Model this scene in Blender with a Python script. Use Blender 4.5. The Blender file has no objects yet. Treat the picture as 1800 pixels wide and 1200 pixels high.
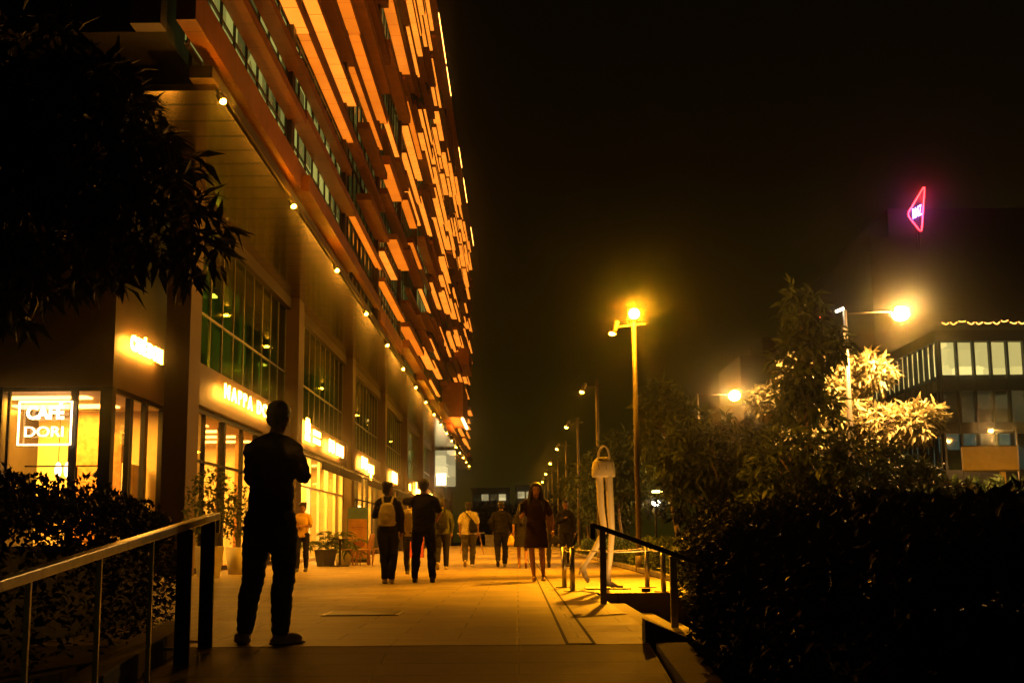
import bpy, bmesh, math, random
import numpy as np
from mathutils import Vector, Matrix, Euler
R = math.radians
random.seed(7); rng = np.random.default_rng(11)
S = bpy.context.scene
COL = S.collection

# ------------------------------------------------------------------ camera, sky, faint fill, exposure
CAMZ = 0.735                    # above the promenade; the camera stands lower, at the foot of the ramp
cam = bpy.data.cameras.new('camera'); cam.lens = 44.0; cam.sensor_width = 36.0
cam.clip_start = 0.05; cam.clip_end = 2000
co = bpy.data.objects.new('camera', cam); COL.objects.link(co)
co.location = (0, 0, CAMZ)
PITCH, ROLL, YAW = 8.94, -0.45, 0.18
co.rotation_euler = (Matrix.Rotation(R(YAW), 4, 'Z') @ Matrix.Rotation(R(90+PITCH), 4, 'X') @ Matrix.Rotation(R(ROLL), 4, 'Z')).to_euler()
S.camera = co
S.view_settings.view_transform = 'Standard'; S.view_settings.look = 'None'
S.view_settings.exposure = 0.0; S.view_settings.gamma = 1.0
S.cycles.use_denoising = True
S.cycles.max_bounces = 6; S.cycles.transparent_max_bounces = 12; S.cycles.volume_bounces = 0
S.cycles.sample_clamp_indirect = 3.0
S.cycles.caustics_reflective = False; S.cycles.caustics_refractive = False
W = bpy.data.worlds.new('World'); S.world = W; W.use_nodes = True
nt = W.node_tree; bg = nt.nodes['Background']
tc = nt.nodes.new('ShaderNodeTexCoord'); sep = nt.nodes.new('ShaderNodeSeparateXYZ'); rp = nt.nodes.new('ShaderNodeValToRGB')
nt.links.new(tc.outputs['Generated'], sep.inputs[0]); nt.links.new(sep.outputs['Z'], rp.inputs[0]); nt.links.new(rp.outputs[0], bg.inputs[0])
e = rp.color_ramp.elements
e[0].position = 0.0; e[0].color = (.019, .0140, .0009, 1)
e[1].position = 0.5; e[1].color = (.0015, .0008, .0002, 1)
x = rp.color_ramp.elements.new(0.14); x.color = (.0085, .0058, .0004, 1)
x = rp.color_ramp.elements.new(0.28); x.color = (.0034, .0021, .0003, 1)
bg.inputs[1].default_value = 1.0
mo = bpy.data.lights.new('night_fill', 'SUN'); mo.energy = 0.012; mo.angle = R(10); mo.color = (1, .6, .25)  # added faint fill for dark parts, no moon known
moo = bpy.data.objects.new('night_fill', mo); COL.objects.link(moo); moo.rotation_euler = (R(38), R(18), R(20))

AMBER = (1, .34, .006); WARM = (1, .42, .03); LEDW = (1, .50, .13); DEEP = (1, .25, .012)

# ------------------------------------------------------------------ materials
M = {}
def node_mat(name):
    m = bpy.data.materials.new(name); m.use_nodes = True
    return m, m.node_tree, m.node_tree.nodes['Principled BSDF']
def mat(name, col, rough=.7, metal=0., var=.25, scale=4., bump=0., spec=.4, det=4.):
    """principled, colour broken up by noise, optional bump"""
    m, t, b = node_mat(name); N = t.nodes; L = t.links
    g = N.new('ShaderNodeNewGeometry'); n = N.new('ShaderNodeTexNoise'); n.inputs['Scale'].default_value = scale; n.inputs['Detail'].default_value = det
    L.new(g.outputs['Position'], n.inputs['Vector'])
    c = N.new('ShaderNodeValToRGB'); L.new(n.outputs['Fac'], c.inputs[0])
    c.color_ramp.elements[0].position = .3; c.color_ramp.elements[1].position = .7
    c.color_ramp.elements[0].color = [v*(1-var) for v in col]+[1]; c.color_ramp.elements[1].color = [min(1, v*(1+var)) for v in col]+[1]
    L.new(c.outputs[0], b.inputs['Base Color'])
    b.inputs['Roughness'].default_value = rough; b.inputs['Metallic'].default_value = metal
    b.inputs['Specular IOR Level'].default_value = spec
    if bump:
        bp = N.new('ShaderNodeBump'); bp.inputs['Strength'].default_value = bump; bp.inputs['Distance'].default_value = .02
        L.new(n.outputs['Fac'], bp.inputs['Height']); L.new(bp.outputs[0], b.inputs['Normal'])
    M[name] = m; return m
def emi(name, col, strength):
    m, t, b = node_mat(name)
    b.inputs['Base Color'].default_value = (.6, .5, .4, 1)
    b.inputs['Emission Color'].default_value = (*col, 1); b.inputs['Emission Strength'].default_value = strength
    M[name] = m; return m
def joint_mat(name, col, joints, rough=.5, metal=0., var=.15, wid=.012, dark=.3, emis=None, es=0., nscale=2.):
    """panelled surface: joints = list of (axis, pitch, offset); world metres"""
    m, t, b = node_mat(name); N = t.nodes; L = t.links
    g = N.new('ShaderNodeNewGeometry'); s = N.new('ShaderNodeSeparateXYZ'); L.new(g.outputs['Position'], s.inputs[0])
    def mth(op, a, bb=None):
        n = N.new('ShaderNodeMath'); n.operation = op
        for i, v in enumerate((a, bb)):
            if v is None: continue
            if isinstance(v, (int, float)): n.inputs[i].default_value = v
            else: L.new(v, n.inputs[i])
        return n.outputs[0]
    mask = None
    for ax, pitch, off in joints:
        v = mth('PINGPONG', mth('ADD', s.outputs[ax], off), pitch/2)
        k = mth('GREATER_THAN', v, wid/2)
        mask = k if mask is None else mth('MULTIPLY', mask, k)
    n = N.new('ShaderNodeTexNoise'); n.inputs['Scale'].default_value = nscale; n.inputs['Detail'].default_value = 5; L.new(g.outputs['Position'], n.inputs['Vector'])
    c = N.new('ShaderNodeValToRGB'); L.new(n.outputs['Fac'], c.inputs[0])
    c.color_ramp.elements[0].position = .3; c.color_ramp.elements[1].position = .7
    c.color_ramp.elements[0].color = [v*(1-var) for v in col]+[1]; c.color_ramp.elements[1].color = [v*(1+var) for v in col]+[1]
    mx = N.new('ShaderNodeMix'); mx.data_type = 'RGBA'; L.new(mask, mx.inputs[0])
    mx.inputs[6].default_value = [v*dark for v in col]+[1]; L.new(c.outputs[0], mx.inputs[7])
    L.new(mx.outputs[2], b.inputs['Base Color'])
    b.inputs['Roughness'].default_value = rough; b.inputs['Metallic'].default_value = metal
    if emis:
        b.inputs['Emission Color'].default_value = (*emis, 1)
        e1 = mth('MULTIPLY', mth('ADD', mth('MULTIPLY', mask, .65), .35), es)
        e2 = mth('MULTIPLY', e1, mth('ADD', mth('MULTIPLY', n.outputs['Fac'], .8), .6))
        L.new(e2, b.inputs['Emission Strength'])
    M[name] = m; return m
def glass(name, tint, gloss=.12, rough=.03):
    m = bpy.data.materials.new(name); m.use_nodes = True; t = m.node_tree; N = t.nodes; L = t.links; N.clear()
    o = N.new('ShaderNodeOutputMaterial'); a = N.new('ShaderNodeBsdfTransparent'); a.inputs[0].default_value = (*tint, 1)
    g = N.new('ShaderNodeBsdfGlossy'); g.inputs['Roughness'].default_value = rough; g.inputs[0].default_value = (.9, .95, .85, 1)
    fr = N.new('ShaderNodeLayerWeight'); fr.inputs[0].default_value = .5
    pw = N.new('ShaderNodeMath'); pw.operation = 'POWER'; pw.inputs[1].default_value = 5; L.new(fr.outputs['Facing'], pw.inputs[0])
    mm = N.new('ShaderNodeMath'); mm.operation = 'MULTIPLY_ADD'; mm.inputs[1].default_value = .6 if name == 'shop_glass' else .3; mm.inputs[2].default_value = gloss*.3; L.new(pw.outputs[0], mm.inputs[0])
    mx = N.new('ShaderNodeMixShader'); L.new(mm.outputs[0], mx.inputs[0]); L.new(a.outputs[0], mx.inputs[1]); L.new(g.outputs[0], mx.inputs[2]); L.new(mx.outputs[0], o.inputs[0])
    M[name] = m; return m
def window_mat(name, col, strength, sx=1.1, sz=.9, base=(.012, .016, .008), lo=.15):
    """glass with a lit room behind: cells of different brightness"""
    m, t, b = node_mat(name); N = t.nodes; L = t.links
    g = N.new('ShaderNodeNewGeometry'); mp = N.new('ShaderNodeMapping'); L.new(g.outputs['Position'], mp.inputs[0])
    mp.inputs['Scale'].default_value = (1/sx, 1/sx, 1/sz)
    v = N.new('ShaderNodeTexVoronoi'); v.feature = 'F1'; v.distance = 'CHEBYCHEV'; v.inputs['Randomness'].default_value = .35; v.inputs['Scale'].default_value = 1
    L.new(mp.outputs[0], v.inputs['Vector'])
    sp = N.new('ShaderNodeSeparateColor'); L.new(v.outputs['Color'], sp.inputs[0])
    r = N.new('ShaderNodeMapRange'); r.inputs['From Min'].default_value = .25; r.inputs['From Max'].default_value = 1
    r.inputs['To Min'].default_value = lo*strength; r.inputs['To Max'].default_value = strength; L.new(sp.outputs[0], r.inputs[0])
    b.inputs['Emission Color'].default_value = (*col, 1); L.new(r.outputs[0], b.inputs['Emission Strength'])
    b.inputs['Base Color'].default_value = (*base, 1); b.inputs['Roughness'].default_value = .08; b.inputs['Specular IOR Level'].default_value = .8
    M[name] = m; return m

def paving(name, col, bw, bh, rough=.55):
    m, t, b = node_mat(name); N = t.nodes; L = t.links
    g = N.new('ShaderNodeNewGeometry'); br = N.new('ShaderNodeTexBrick'); L.new(g.outputs['Position'], br.inputs['Vector'])
    br.inputs['Scale'].default_value = 1; br.inputs['Brick Width'].default_value = bw; br.inputs['Row Height'].default_value = bh
    br.inputs['Mortar Size'].default_value = .009; br.inputs['Mortar Smooth'].default_value = .2
    br.inputs['Color1'].default_value = [v*.86 for v in col]+[1]; br.inputs['Color2'].default_value = [v*1.12 for v in col]+[1]; br.inputs['Mortar'].default_value = [v*.3 for v in col]+[1]
    n = N.new('ShaderNodeTexNoise'); n.inputs['Scale'].default_value = 60; n.inputs['Detail'].default_value = 6; L.new(g.outputs['Position'], n.inputs['Vector'])
    n2 = N.new('ShaderNodeTexNoise'); n2.inputs['Scale'].default_value = 1.1; n2.inputs['Detail'].default_value = 6; n2.inputs['Roughness'].default_value = .7; L.new(g.outputs['Position'], n2.inputs['Vector'])
    mx = N.new('ShaderNodeMix'); mx.data_type = 'RGBA'; mx.blend_type = 'MULTIPLY'; mx.inputs[0].default_value = .5; L.new(br.outputs[0], mx.inputs[6]); L.new(n.outputs['Fac'], mx.inputs[7])
    mx2 = N.new('ShaderNodeMix'); mx2.data_type = 'RGBA'; mx2.blend_type = 'MULTIPLY'; mx2.inputs[0].default_value = .9; L.new(mx.outputs[2], mx2.inputs[6])
    r2 = N.new('ShaderNodeValToRGB'); r2.color_ramp.elements[0].position = .35; r2.color_ramp.elements[1].position = .62; r2.color_ramp.elements[0].color = (.38, .38, .38, 1); L.new(n2.outputs['Fac'], r2.inputs[0]); L.new(r2.outputs[0], mx2.inputs[7])
    L.new(mx2.outputs[2], b.inputs['Base Color'])
    rr = N.new('ShaderNodeMapRange'); rr.inputs['To Min'].default_value = rough-.15; rr.inputs['To Max'].default_value = rough+.2; L.new(n2.outputs['Fac'], rr.inputs[0]); L.new(rr.outputs[0], b.inputs['Roughness'])
    bp = N.new('ShaderNodeBump'); bp.inputs['Strength'].default_value = .35; bp.inputs['Distance'].default_value = .004
    ad = N.new('ShaderNodeMath'); ad.operation = 'SUBTRACT'; L.new(n.outputs['Fac'], ad.inputs[0]); L.new(br.outputs['Fac'], ad.inputs[1]); L.new(ad.outputs[0], bp.inputs['Height']); L.new(bp.outputs[0], b.inputs['Normal'])
    M[name] = m; return m
def leafmat(name, col, rough=.45, trans=.25):
    m, t, b = node_mat(name); N = t.nodes; L = t.links
    g = N.new('ShaderNodeNewGeometry'); n = N.new('ShaderNodeTexNoise'); n.inputs['Scale'].default_value = 9; L.new(g.outputs['Position'], n.inputs['Vector'])
    c = N.new('ShaderNodeValToRGB'); L.new(n.outputs['Fac'], c.inputs[0])
    c.color_ramp.elements[0].position = .3; c.color_ramp.elements[1].position = .72
    c.color_ramp.elements[0].color = [v*.6 for v in col]+[1]; c.color_ramp.elements[1].color = [v*1.5 for v in col]+[1]
    L.new(c.outputs[0], b.inputs['Base Color']); b.inputs['Roughness'].default_value = rough
    b.inputs['Specular IOR Level'].default_value = .08 if name == 'leaf_dark' else .3
    tr = N.new('ShaderNodeBsdfTranslucent'); L.new(c.outputs[0], tr.inputs[0])
    mx = N.new('ShaderNodeMixShader'); mx.inputs[0].default_value = trans; L.new(b.outputs[0], mx.inputs[1]); L.new(tr.outputs[0], mx.inputs[2])
    L.new(mx.outputs[0], N['Material Output'].inputs[0])
    M[name] = m; return m

paving('paving', (.46, .36, .20), .9, .6, .5)
paving('ramp_paving', (.30, .235, .135), 1.8, .38, .6)
paving('coping', (.42, .38, .34), 1.1, 9., .7)
mat('asphalt', (.05, .05, .05), .8, bump=.3, scale=30)
mat('soil', (.05, .035, .025), .95, bump=.6, scale=12)
mat('dark_metal', (.03, .028, .026), .45, .6, var=.2)
mat('steel', (.55, .52, .48), .28, 1., var=.15, scale=14)
mat('steel_dull', (.30, .28, .25), .38, .9, var=.2, scale=9)
mat('pole_paint', (.12, .10, .08), .45, .3, var=.12, scale=3)
mat('column_stone', (.10, .068, .032), .55, var=.15, scale=1.2)
mat('dark_panel', (.045, .036, .028), .4, .2, var=.25, scale=1.5)
joint_mat('sign_board', (.085, .052, .022), [('Y', 1.45, 0)], rough=.5, wid=.02, dark=.4)
mat('black', (.005, .005, .005), .8)
mat('wood', (.30, .14, .06), .5, var=.35, scale=9)
mat('white_wall', (.75, .70, .62), .8, var=.06)
mat('room_wall', (.62, .50, .36), .85, var=.1)
mat('cream', (.74, .68, .56), .45, var=.06, scale=3, bump=.05)
mat('pot_pale', (.50, .45, .38), .6, var=.1)
mat('pot_dark', (.05, .045, .04), .6)
mat('concrete', (.28, .26, .23), .8, var=.2, scale=3, bump=.2)
mat('bark', (.13, .09, .06), .9, var=.35, scale=14, bump=.5)
mat('pale_bark', (.30, .22, .15), .85, var=.3, scale=14, bump=.4)
joint_mat('soffit', (.24, .19, .06), [('Y', .9, 0)], rough=.16, metal=.95, wid=.11, dark=.10, var=.2)
joint_mat('fascia_metal', (.06, .036, .016), [('Y', 1.45, 0)], rough=.45, metal=.25, wid=.02, dark=.3, var=.2)
joint_mat('orange_metal', (.46, .18, .045), [('Y', 1.18, .3)], rough=.5, metal=.15, wid=.022, dark=.35, var=.15)
joint_mat('brown_metal', (.27, .10, .03), [('Y', 1.18, .3)], rough=.5, metal=.15, wid=.022, dark=.35, var=.15)
joint_mat('painted_glow', (.5, .4, .3), [('Y', 1.18, .3)], wid=.03, emis=(1, .20, .007), es=.85, nscale=.6)  # emission stands in for LED light falling on the shade undersides
joint_mat('painted_glow_hot', (.5, .4, .3), [('Y', 1.18, .3)], wid=.03, emis=(1, .255, .018), es=1.35, nscale=.6)
joint_mat('slat_white', (.72, .68, .6), [('Y', .55, 0)], rough=.7, wid=.035, dark=.5, var=.05)
joint_mat('slat_green', (.30, .30, .14), [('Y', .62, 0)], rough=.6, wid=.04, dark=.35, var=.2)
emi('letters', (1, .38, .035), 60); emi('bulb', (1, .38, .02), 300); emi('bulb_far', (1, .38, .02), 200); emi('bulb_soft', (1, .55, .16), 14)
emi('tube', (1, .66, .32), 7); emi('ceil_glow', (1, .45, .09), 9); emi('led', (1, .42, .07), 9)
emi('flood', (1, .38, .02), 400); emi('globe', (1, .38, .02), 250); emi('red_neon', (1, .02, .02), 15); emi('violet_neon', (.30, .26, 1), 9); emi('red_lamp', (1, .05, .03), 8)
emi('green_spot', (1, .80, .30), 9); emi('white_lamp', (1, .9, .62), 30)
glass('shop_glass', (.96, .95, .92), .1); glass('green_glass', (.50, .66, .26), .25)
window_mat('win_dark', (.35, .42, .08), .05); window_mat('win_dim', (.46, .46, .09), .17)
window_mat('win_lit', (.62, .60, .13), .6); window_mat('win_far', (.85, .70, .22), 1.5, 2.3, 1.2, lo=.45)
window_mat('win_far_dim', (.45, .40, .16), .10, 1.2, 1.0, lo=.0); window_mat('win_teal', (.20, .34, .24), .16, 1.3, 1.2, lo=.0)
window_mat('win_white', (.80, .66, .30), 1.1, 1.4, .9, lo=.35)
leafmat('leaf_dark', (.022, .032, .012), trans=.12); leafmat('leaf_mid', (.075, .105, .035)); leafmat('leaf_gold', (.26, .22, .10)); leafmat('leaf_hedge', (.05, .075, .025))
leafmat('leaf_low', (.08, .12, .04)); leafmat('leaf_rust', (.16, .09, .04))

# ------------------------------------------------------------------ mesh builder
class MB:
    def __init__(s): s.v = []; s.f = []
    def add(s, vs, fs):
        o = len(s.v); s.v.extend([tuple(p) for p in vs]); s.f.extend([tuple(i+o for i in f) for f in fs]); return s
    def box(s, x0, x1, y0, y1, z0, z1):
        return s.add([(x0,y0,z0),(x1,y0,z0),(x1,y1,z0),(x0,y1,z0),(x0,y0,z1),(x1,y0,z1),(x1,y1,z1),(x0,y1,z1)],
                     [(0,3,2,1),(4,5,6,7),(0,1,5,4),(1,2,6,5),(2,3,7,6),(3,0,4,7)])
    def hexa(s, p): return s.add(p, [(0,3,2,1),(4,5,6,7),(0,1,5,4),(1,2,6,5),(2,3,7,6),(3,0,4,7)])
    def bar(s, a, b, w, h, up=(0,0,1)):
        a = Vector(a); b = Vector(b); d = (b-a).normalized(); u = Vector(up)
        r = d.cross(u).normalized(); u = r.cross(d).normalized(); r = r*w/2; u = u*h/2
        return s.hexa([a-r-u, a+r-u, b+r-u, b-r-u, a-r+u, a+r+u, b+r+u, b-r+u])
    def tube(s, pts, rad, n=10, cap=True):
        pts = [Vector(p) for p in pts]; rad = rad if isinstance(rad, (list, tuple)) else [rad]*len(pts)
        vs = []; fs = []; ref = None
        for i, p in enumerate(pts):
            d = (pts[min(i+1, len(pts)-1)]-pts[max(i-1, 0)]).normalized()
            if ref is None: ref = Vector((0, 0, 1)) if abs(d.z) < .9 else Vector((1, 0, 0))
            r = (ref-d*ref.dot(d)).normalized(); ref = r; q = d.cross(r)
            for k in range(n):
                a = 2*math.pi*k/n; vs.append(p+(r*math.cos(a)+q*math.sin(a))*rad[i])
        for i in range(len(pts)-1):
            for k in range(n):
                a = i*n+k; b = i*n+(k+1) % n; fs.append((a, b, b+n, a+n))
        if cap: fs.append(tuple(reversed(range(n)))); fs.append(tuple(range((len(pts)-1)*n, len(pts)*n)))
        return s.add(vs, fs)
    def ell(s, c, r, n=12, m=8, rot=None):
        c = Vector(c); r = r if isinstance(r, (list, tuple)) else (r, r, r); vs = [(0, 0, -1)]; fs = []
        for j in range(1, m):
            t = math.pi*j/m-math.pi/2
            for k in range(n): a = 2*math.pi*k/n; vs.append((math.cos(t)*math.cos(a), math.cos(t)*math.sin(a), math.sin(t)))
        vs.append((0, 0, 1)); top = len(vs)-1
        for k in range(n): fs.append((0, 1+(k+1) % n, 1+k)); fs.append((top, top-n+k, top-n+(k+1) % n))
        for j in range(m-2):
            for k in range(n): a = 1+j*n+k; b = 1+j*n+(k+1) % n; fs.append((a, b, b+n, a+n))
        out = []
        for v in vs:
            q = Vector((v[0]*r[0], v[1]*r[1], v[2]*r[2]))
            if rot: q = rot @ q
            out.append(c+q)
        return s.add(out, fs)
    def rings(s, rs, n=16):
        """rs: (cx,cy,z,rx,ry) closed loft"""
        vs = []; fs = []
        for cx, cy, z, rx, ry in rs:
            for k in range(n): a = 2*math.pi*k/n; vs.append((cx+rx*math.cos(a), cy+ry*math.sin(a), z))
        for i in range(len(rs)-1):
            for k in range(n): a = i*n+k; b = i*n+(k+1) % n; fs.append((a, b, b+n, a+n))
        fs.append(tuple(reversed(range(n)))); fs.append(tuple(range((len(rs)-1)*n, len(rs)*n)))
        return s.add(vs, fs)
    def limb(s, pts, rad, n=12):
        for i in range(len(pts)-1): s.tube([pts[i], pts[i+1]], [rad[i], rad[i+1]], n)
        for p, r in zip(pts, rad): s.ell(p, r, n, 8)
        return s
    def prism(s, poly, axis, a, b):
        """poly of 2D points; axis 'x': (y,z) extruded x a..b ; 'y': (x,z) ; 'z': (x,y)"""
        f = {'x': lambda p, t: (t, p[0], p[1]), 'y': lambda p, t: (p[0], t, p[1]), 'z': lambda p, t: (p[0], p[1], t)}[axis]
        n = len(poly); vs = [f(p, a) for p in poly]+[f(p, b) for p in poly]
        return s.add(vs, [tuple(range(n)), tuple(reversed(range(n, 2*n)))]+[(i, i+n, (i+1) % n+n, (i+1) % n) for i in range(n)])
    def build(s, name, m, parent=None, smooth=False, bevel=0):
        me = bpy.data.meshes.new(name); me.from_pydata(s.v, [], s.f)
        bm = bmesh.new(); bm.from_mesh(me); bmesh.ops.recalc_face_normals(bm, faces=bm.faces)
        if bevel: bmesh.ops.bevel(bm, geom=bm.edges[:], offset=bevel, segments=2, affect='EDGES', profile=.7)
        bm.to_mesh(me); bm.free()
        me.materials.append(M[m] if isinstance(m, str) else m)
        if smooth: me.polygons.foreach_set('use_smooth', [True]*len(me.polygons))
        o = bpy.data.objects.new(name, me); COL.objects.link(o)
        if parent: o.parent = parent
        return o
def tag(o, label, cat, group=None, kind=None):
    if label: o['label'] = label
    if cat: o['category'] = cat
    if group: o['group'] = group
    if kind: o['kind'] = kind
    return o
def thing(name, label, cat, loc=(0, 0, 0), rz=0, group=None):
    o = bpy.data.objects.new(name, None); COL.objects.link(o); o.location = loc; o.rotation_euler = (0, 0, rz); o.empty_display_size = .2
    return tag(o, label, cat, group)
def struct(name, mb, m): return tag(mb.build(name, m), None, None, kind='structure')
def copy_tree(o, parent=None):
    c = o.copy(); COL.objects.link(c)
    if parent: c.parent = parent; c.matrix_parent_inverse = o.matrix_parent_inverse
    for ch in [k for k in bpy.data.objects if k.parent == o]: copy_tree(ch, c)
    return c
def remesh(o, vox, smooth_it=2):
    md = o.modifiers.new('r', 'REMESH'); md.mode = 'VOXEL'; md.voxel_size = vox; md.use_smooth_shade = True
    if smooth_it: sm = o.modifiers.new('s', 'SMOOTH'); sm.iterations = smooth_it; sm.factor = .5
    dg = bpy.context.evaluated_depsgraph_get(); me = bpy.data.meshes.new_from_object(o.evaluated_get(dg))
    o.modifiers.clear(); old = o.data; me.name = old.name; o.data = me; bpy.data.meshes.remove(old)
    me.polygons.foreach_set('use_smooth', [True]*len(me.polygons)); return o
def light(name, kind, loc, power, col, parent=None, rot=None, size=.1, spot=None, blend=.5, target=None):
    l = bpy.data.lights.new(name, kind); l.energy = power; l.color = col
    if kind == 'AREA': l.shape = 'RECTANGLE'; l.size, l.size_y = size
    else: l.shadow_soft_size = size
    if spot: l.spot_size = R(spot); l.spot_blend = blend
    o = bpy.data.objects.new(name, l); COL.objects.link(o); o.location = loc
    if rot: o.rotation_euler = rot
    if target is not None: o.rotation_euler = (Vector(target)-Vector(loc)).to_track_quat('-Z', 'Y').to_euler()
    if parent: o.parent = parent
    return o
def text(name, body, m, parent, loc, h, depth=.03, rot='wall', width=None, bold=.0, spacing=1.0):
    c = bpy.data.curves.new(name, 'FONT'); c.body = body; c.size = h*1.38; c.extrude = depth/2; c.offset = bold; c.space_character = spacing; c.resolution_u = 4
    o = bpy.data.objects.new(name, c); COL.objects.link(o)
    dg = bpy.context.evaluated_depsgraph_get(); me = bpy.data.meshes.new_from_object(o.evaluated_get(dg)); bpy.data.objects.remove(o)
    xs = [v.co.x for v in me.vertices]; w = max(xs)-min(xs); k = (width/w) if width else 1
    for v in me.vertices: v.co.x = (v.co.x-min(xs))*k
    me.materials.clear(); me.materials.append(M[m])
    o = bpy.data.objects.new(name, me); COL.objects.link(o); o.location = loc
    o.rotation_euler = (R(90), 0, R(90)) if rot == 'wall' else (R(90), 0, 0)
    if parent: o.parent = parent
    return o

# ------------------------------------------------------------------ ground
struct('ground', MB().box(-300, 500, -60, 700, -1.6, -1.2), 'soil')
mb = MB()
mb.prism([(-7.3, 9.0), (1.05, 9.0), (1.05, 17.2), (3.4, 17.2), (3.4, 19.6), (2.55, 19.6), (2.55, 170), (-7.3, 170)], 'z', -.9, 0)
struct('promenade', mb, 'paving')
mb = MB(); mb.prism([(-3, -1.954), (9.0, -1.0), (9.0, -.002), (-3, -1.118)], 'x', -2.34, .92)
struct('ramp', mb, 'ramp_paving')
struct('planting_bed', MB().box(2.55, 8.2, 19.6, 170, -.9, .02).box(1.35, 8.2, -3, 17.0, -1.2, -.45), 'soil')
struct('garden_soil', MB().box(-14, -2.56, -3, 8.98, -1.2, .02).box(-14, -7.3, 9, 26, -1.2, .03), 'soil')
struct('road', MB().box(8.4, 24, -3, 300, -1.2, -.25), 'asphalt')
struct('road_kerb', MB().box(8.2, 8.4, -3, 300, -1.2, -.1), 'concrete')
struct('far_pavement', MB().box(24, 60, -3, 300, -1.2, -.1), 'concrete')
# drain strip and grooves, manhole: thin sheets on the paving
mb = MB()
for xx in (.345, .535): mb.box(xx-.011, xx+.011, 9.02, 60, .001, .004)
mb.box(.345, .535, 9.02, 9.05, .001, .0045)
tag(mb.build('drain_channel', 'black'), 'long drain channel of two dark slots set in the paving', 'drain')
mc = thing('manhole_cover', 'rectangular metal manhole cover set in the orange lit paving', 'manhole cover', (-1.55, 12.87, 0))
MB().box(-.38, .38, -.37, .37, .001, .008).build('frame', 'steel_dull', mc); MB().box(-.345, .345, -.335, .335, .0085, .012).build('lid', 'dark_metal', mc)

# stairs going down to the right of the promenade
st = MB()
for i in range(4): st.box(1.06+i*.36, 1.06+(i+1)*.36+.01, 9.4, 17.18, -1.15, -.13*(i+1))
struct('stairs', st, 'coping')
w = MB().prism([(.9, -1.1), (3.2, -1.1), (3.2, -.75), (1.32, -.02), (.9, .16)], 'y', 9.1, 9.32)
tag(w.build('stair_cheek_wall', 'coping', bevel=.008), 'sloping pale stone cheek wall beside the steps at right', 'wall')
# low walls beside the ramp
w = MB().hexa([(.95, 3, -.75), (1.17, 3, -.75), (1.17, 8.86, -.3), (.95, 8.86, -.3), (.95, 3, -.36), (1.17, 3, -.36), (1.17, 8.86, .02), (.95, 8.86, .02)])
tag(w.build('ramp_wall', 'coping', bevel=.01), 'low stone wall sloping along the right of the ramp before the hedge', 'wall')
w = MB().hexa([(-2.54, 3, -1), (-2.36, 3, -1), (-2.36, 9.2, -.3), (-2.54, 9.2, -.3), (-2.54, 3, -.42), (-2.36, 3, -.42), (-2.36, 9.2, .17), (-2.54, 9.2, .17)])
tag(w.build('ramp_wall', 'coping', bevel=.01), 'low stone kerb wall at the foot of the left handrail', 'wall')
w = MB().hexa([(2.56, 19.4, -.1), (2.7, 19.4, -.1), (2.7, 120, -.1), (2.56, 120, -.1), (2.56, 19.4, .10), (2.7, 19.4, .10), (2.7, 120, .10), (2.56, 120, .10)])
tag(w.build('bed_kerb', 'coping', bevel=.01), 'long low stone kerb between the promenade and the lit hedge', 'kerb')

# ------------------------------------------------------------------ handrails
hr = thing('handrail', 'polished steel handrail sloping down at the lower left', 'handrail', (-2.2, 9.0, 0))
def zl(Y): return .895-.0935*(9.0-Y)
MB().bar((0, .22, zl(9.22)), (0, -6.2, zl(2.8)), .06, .05).box(-.03, .03, .20, .225, zl(9.2)-.12, zl(9.2)-.02).build('rail', 'steel', hr, bevel=.006)
for Y, wd in ((9.0, .10), (8.38, .10), (7.62, .026), (6.68, .026), (5.72, .026), (4.75, .026)):
    z0 = -.1*(9-Y)*.93-.02
    MB().box(-wd/2, wd/2, Y-9-.012, Y-9+.012, z0, zl(Y)-.024).build('post', 'dark_metal' if wd > .05 else 'steel', hr, bevel=.003)
MB().box(-.42, -.05, -.52, -.5, .02, .04).box(-.42, -.05, .1, .12, .02, .04).build('bracket', 'steel', hr)
hr = thing('handrail', 'dark handrail on two square posts beside the steps at right', 'handrail', (.965, 14.4, 0))
MB().bar((-.12, 0, .885), (1.15, 0, .42), .07, .055).box(-.14, -.08, -.02, .02, .72, .90).build('rail', 'dark_metal', hr, bevel=.006)
MB().box(-.035, .035, -.035, .035, 0-.02, .82).build('post', 'steel_dull', hr, bevel=.004)
MB().box(.755, .835, -.035, .035, -.27, .52).build('post', 'steel', hr, bevel=.004)

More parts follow.
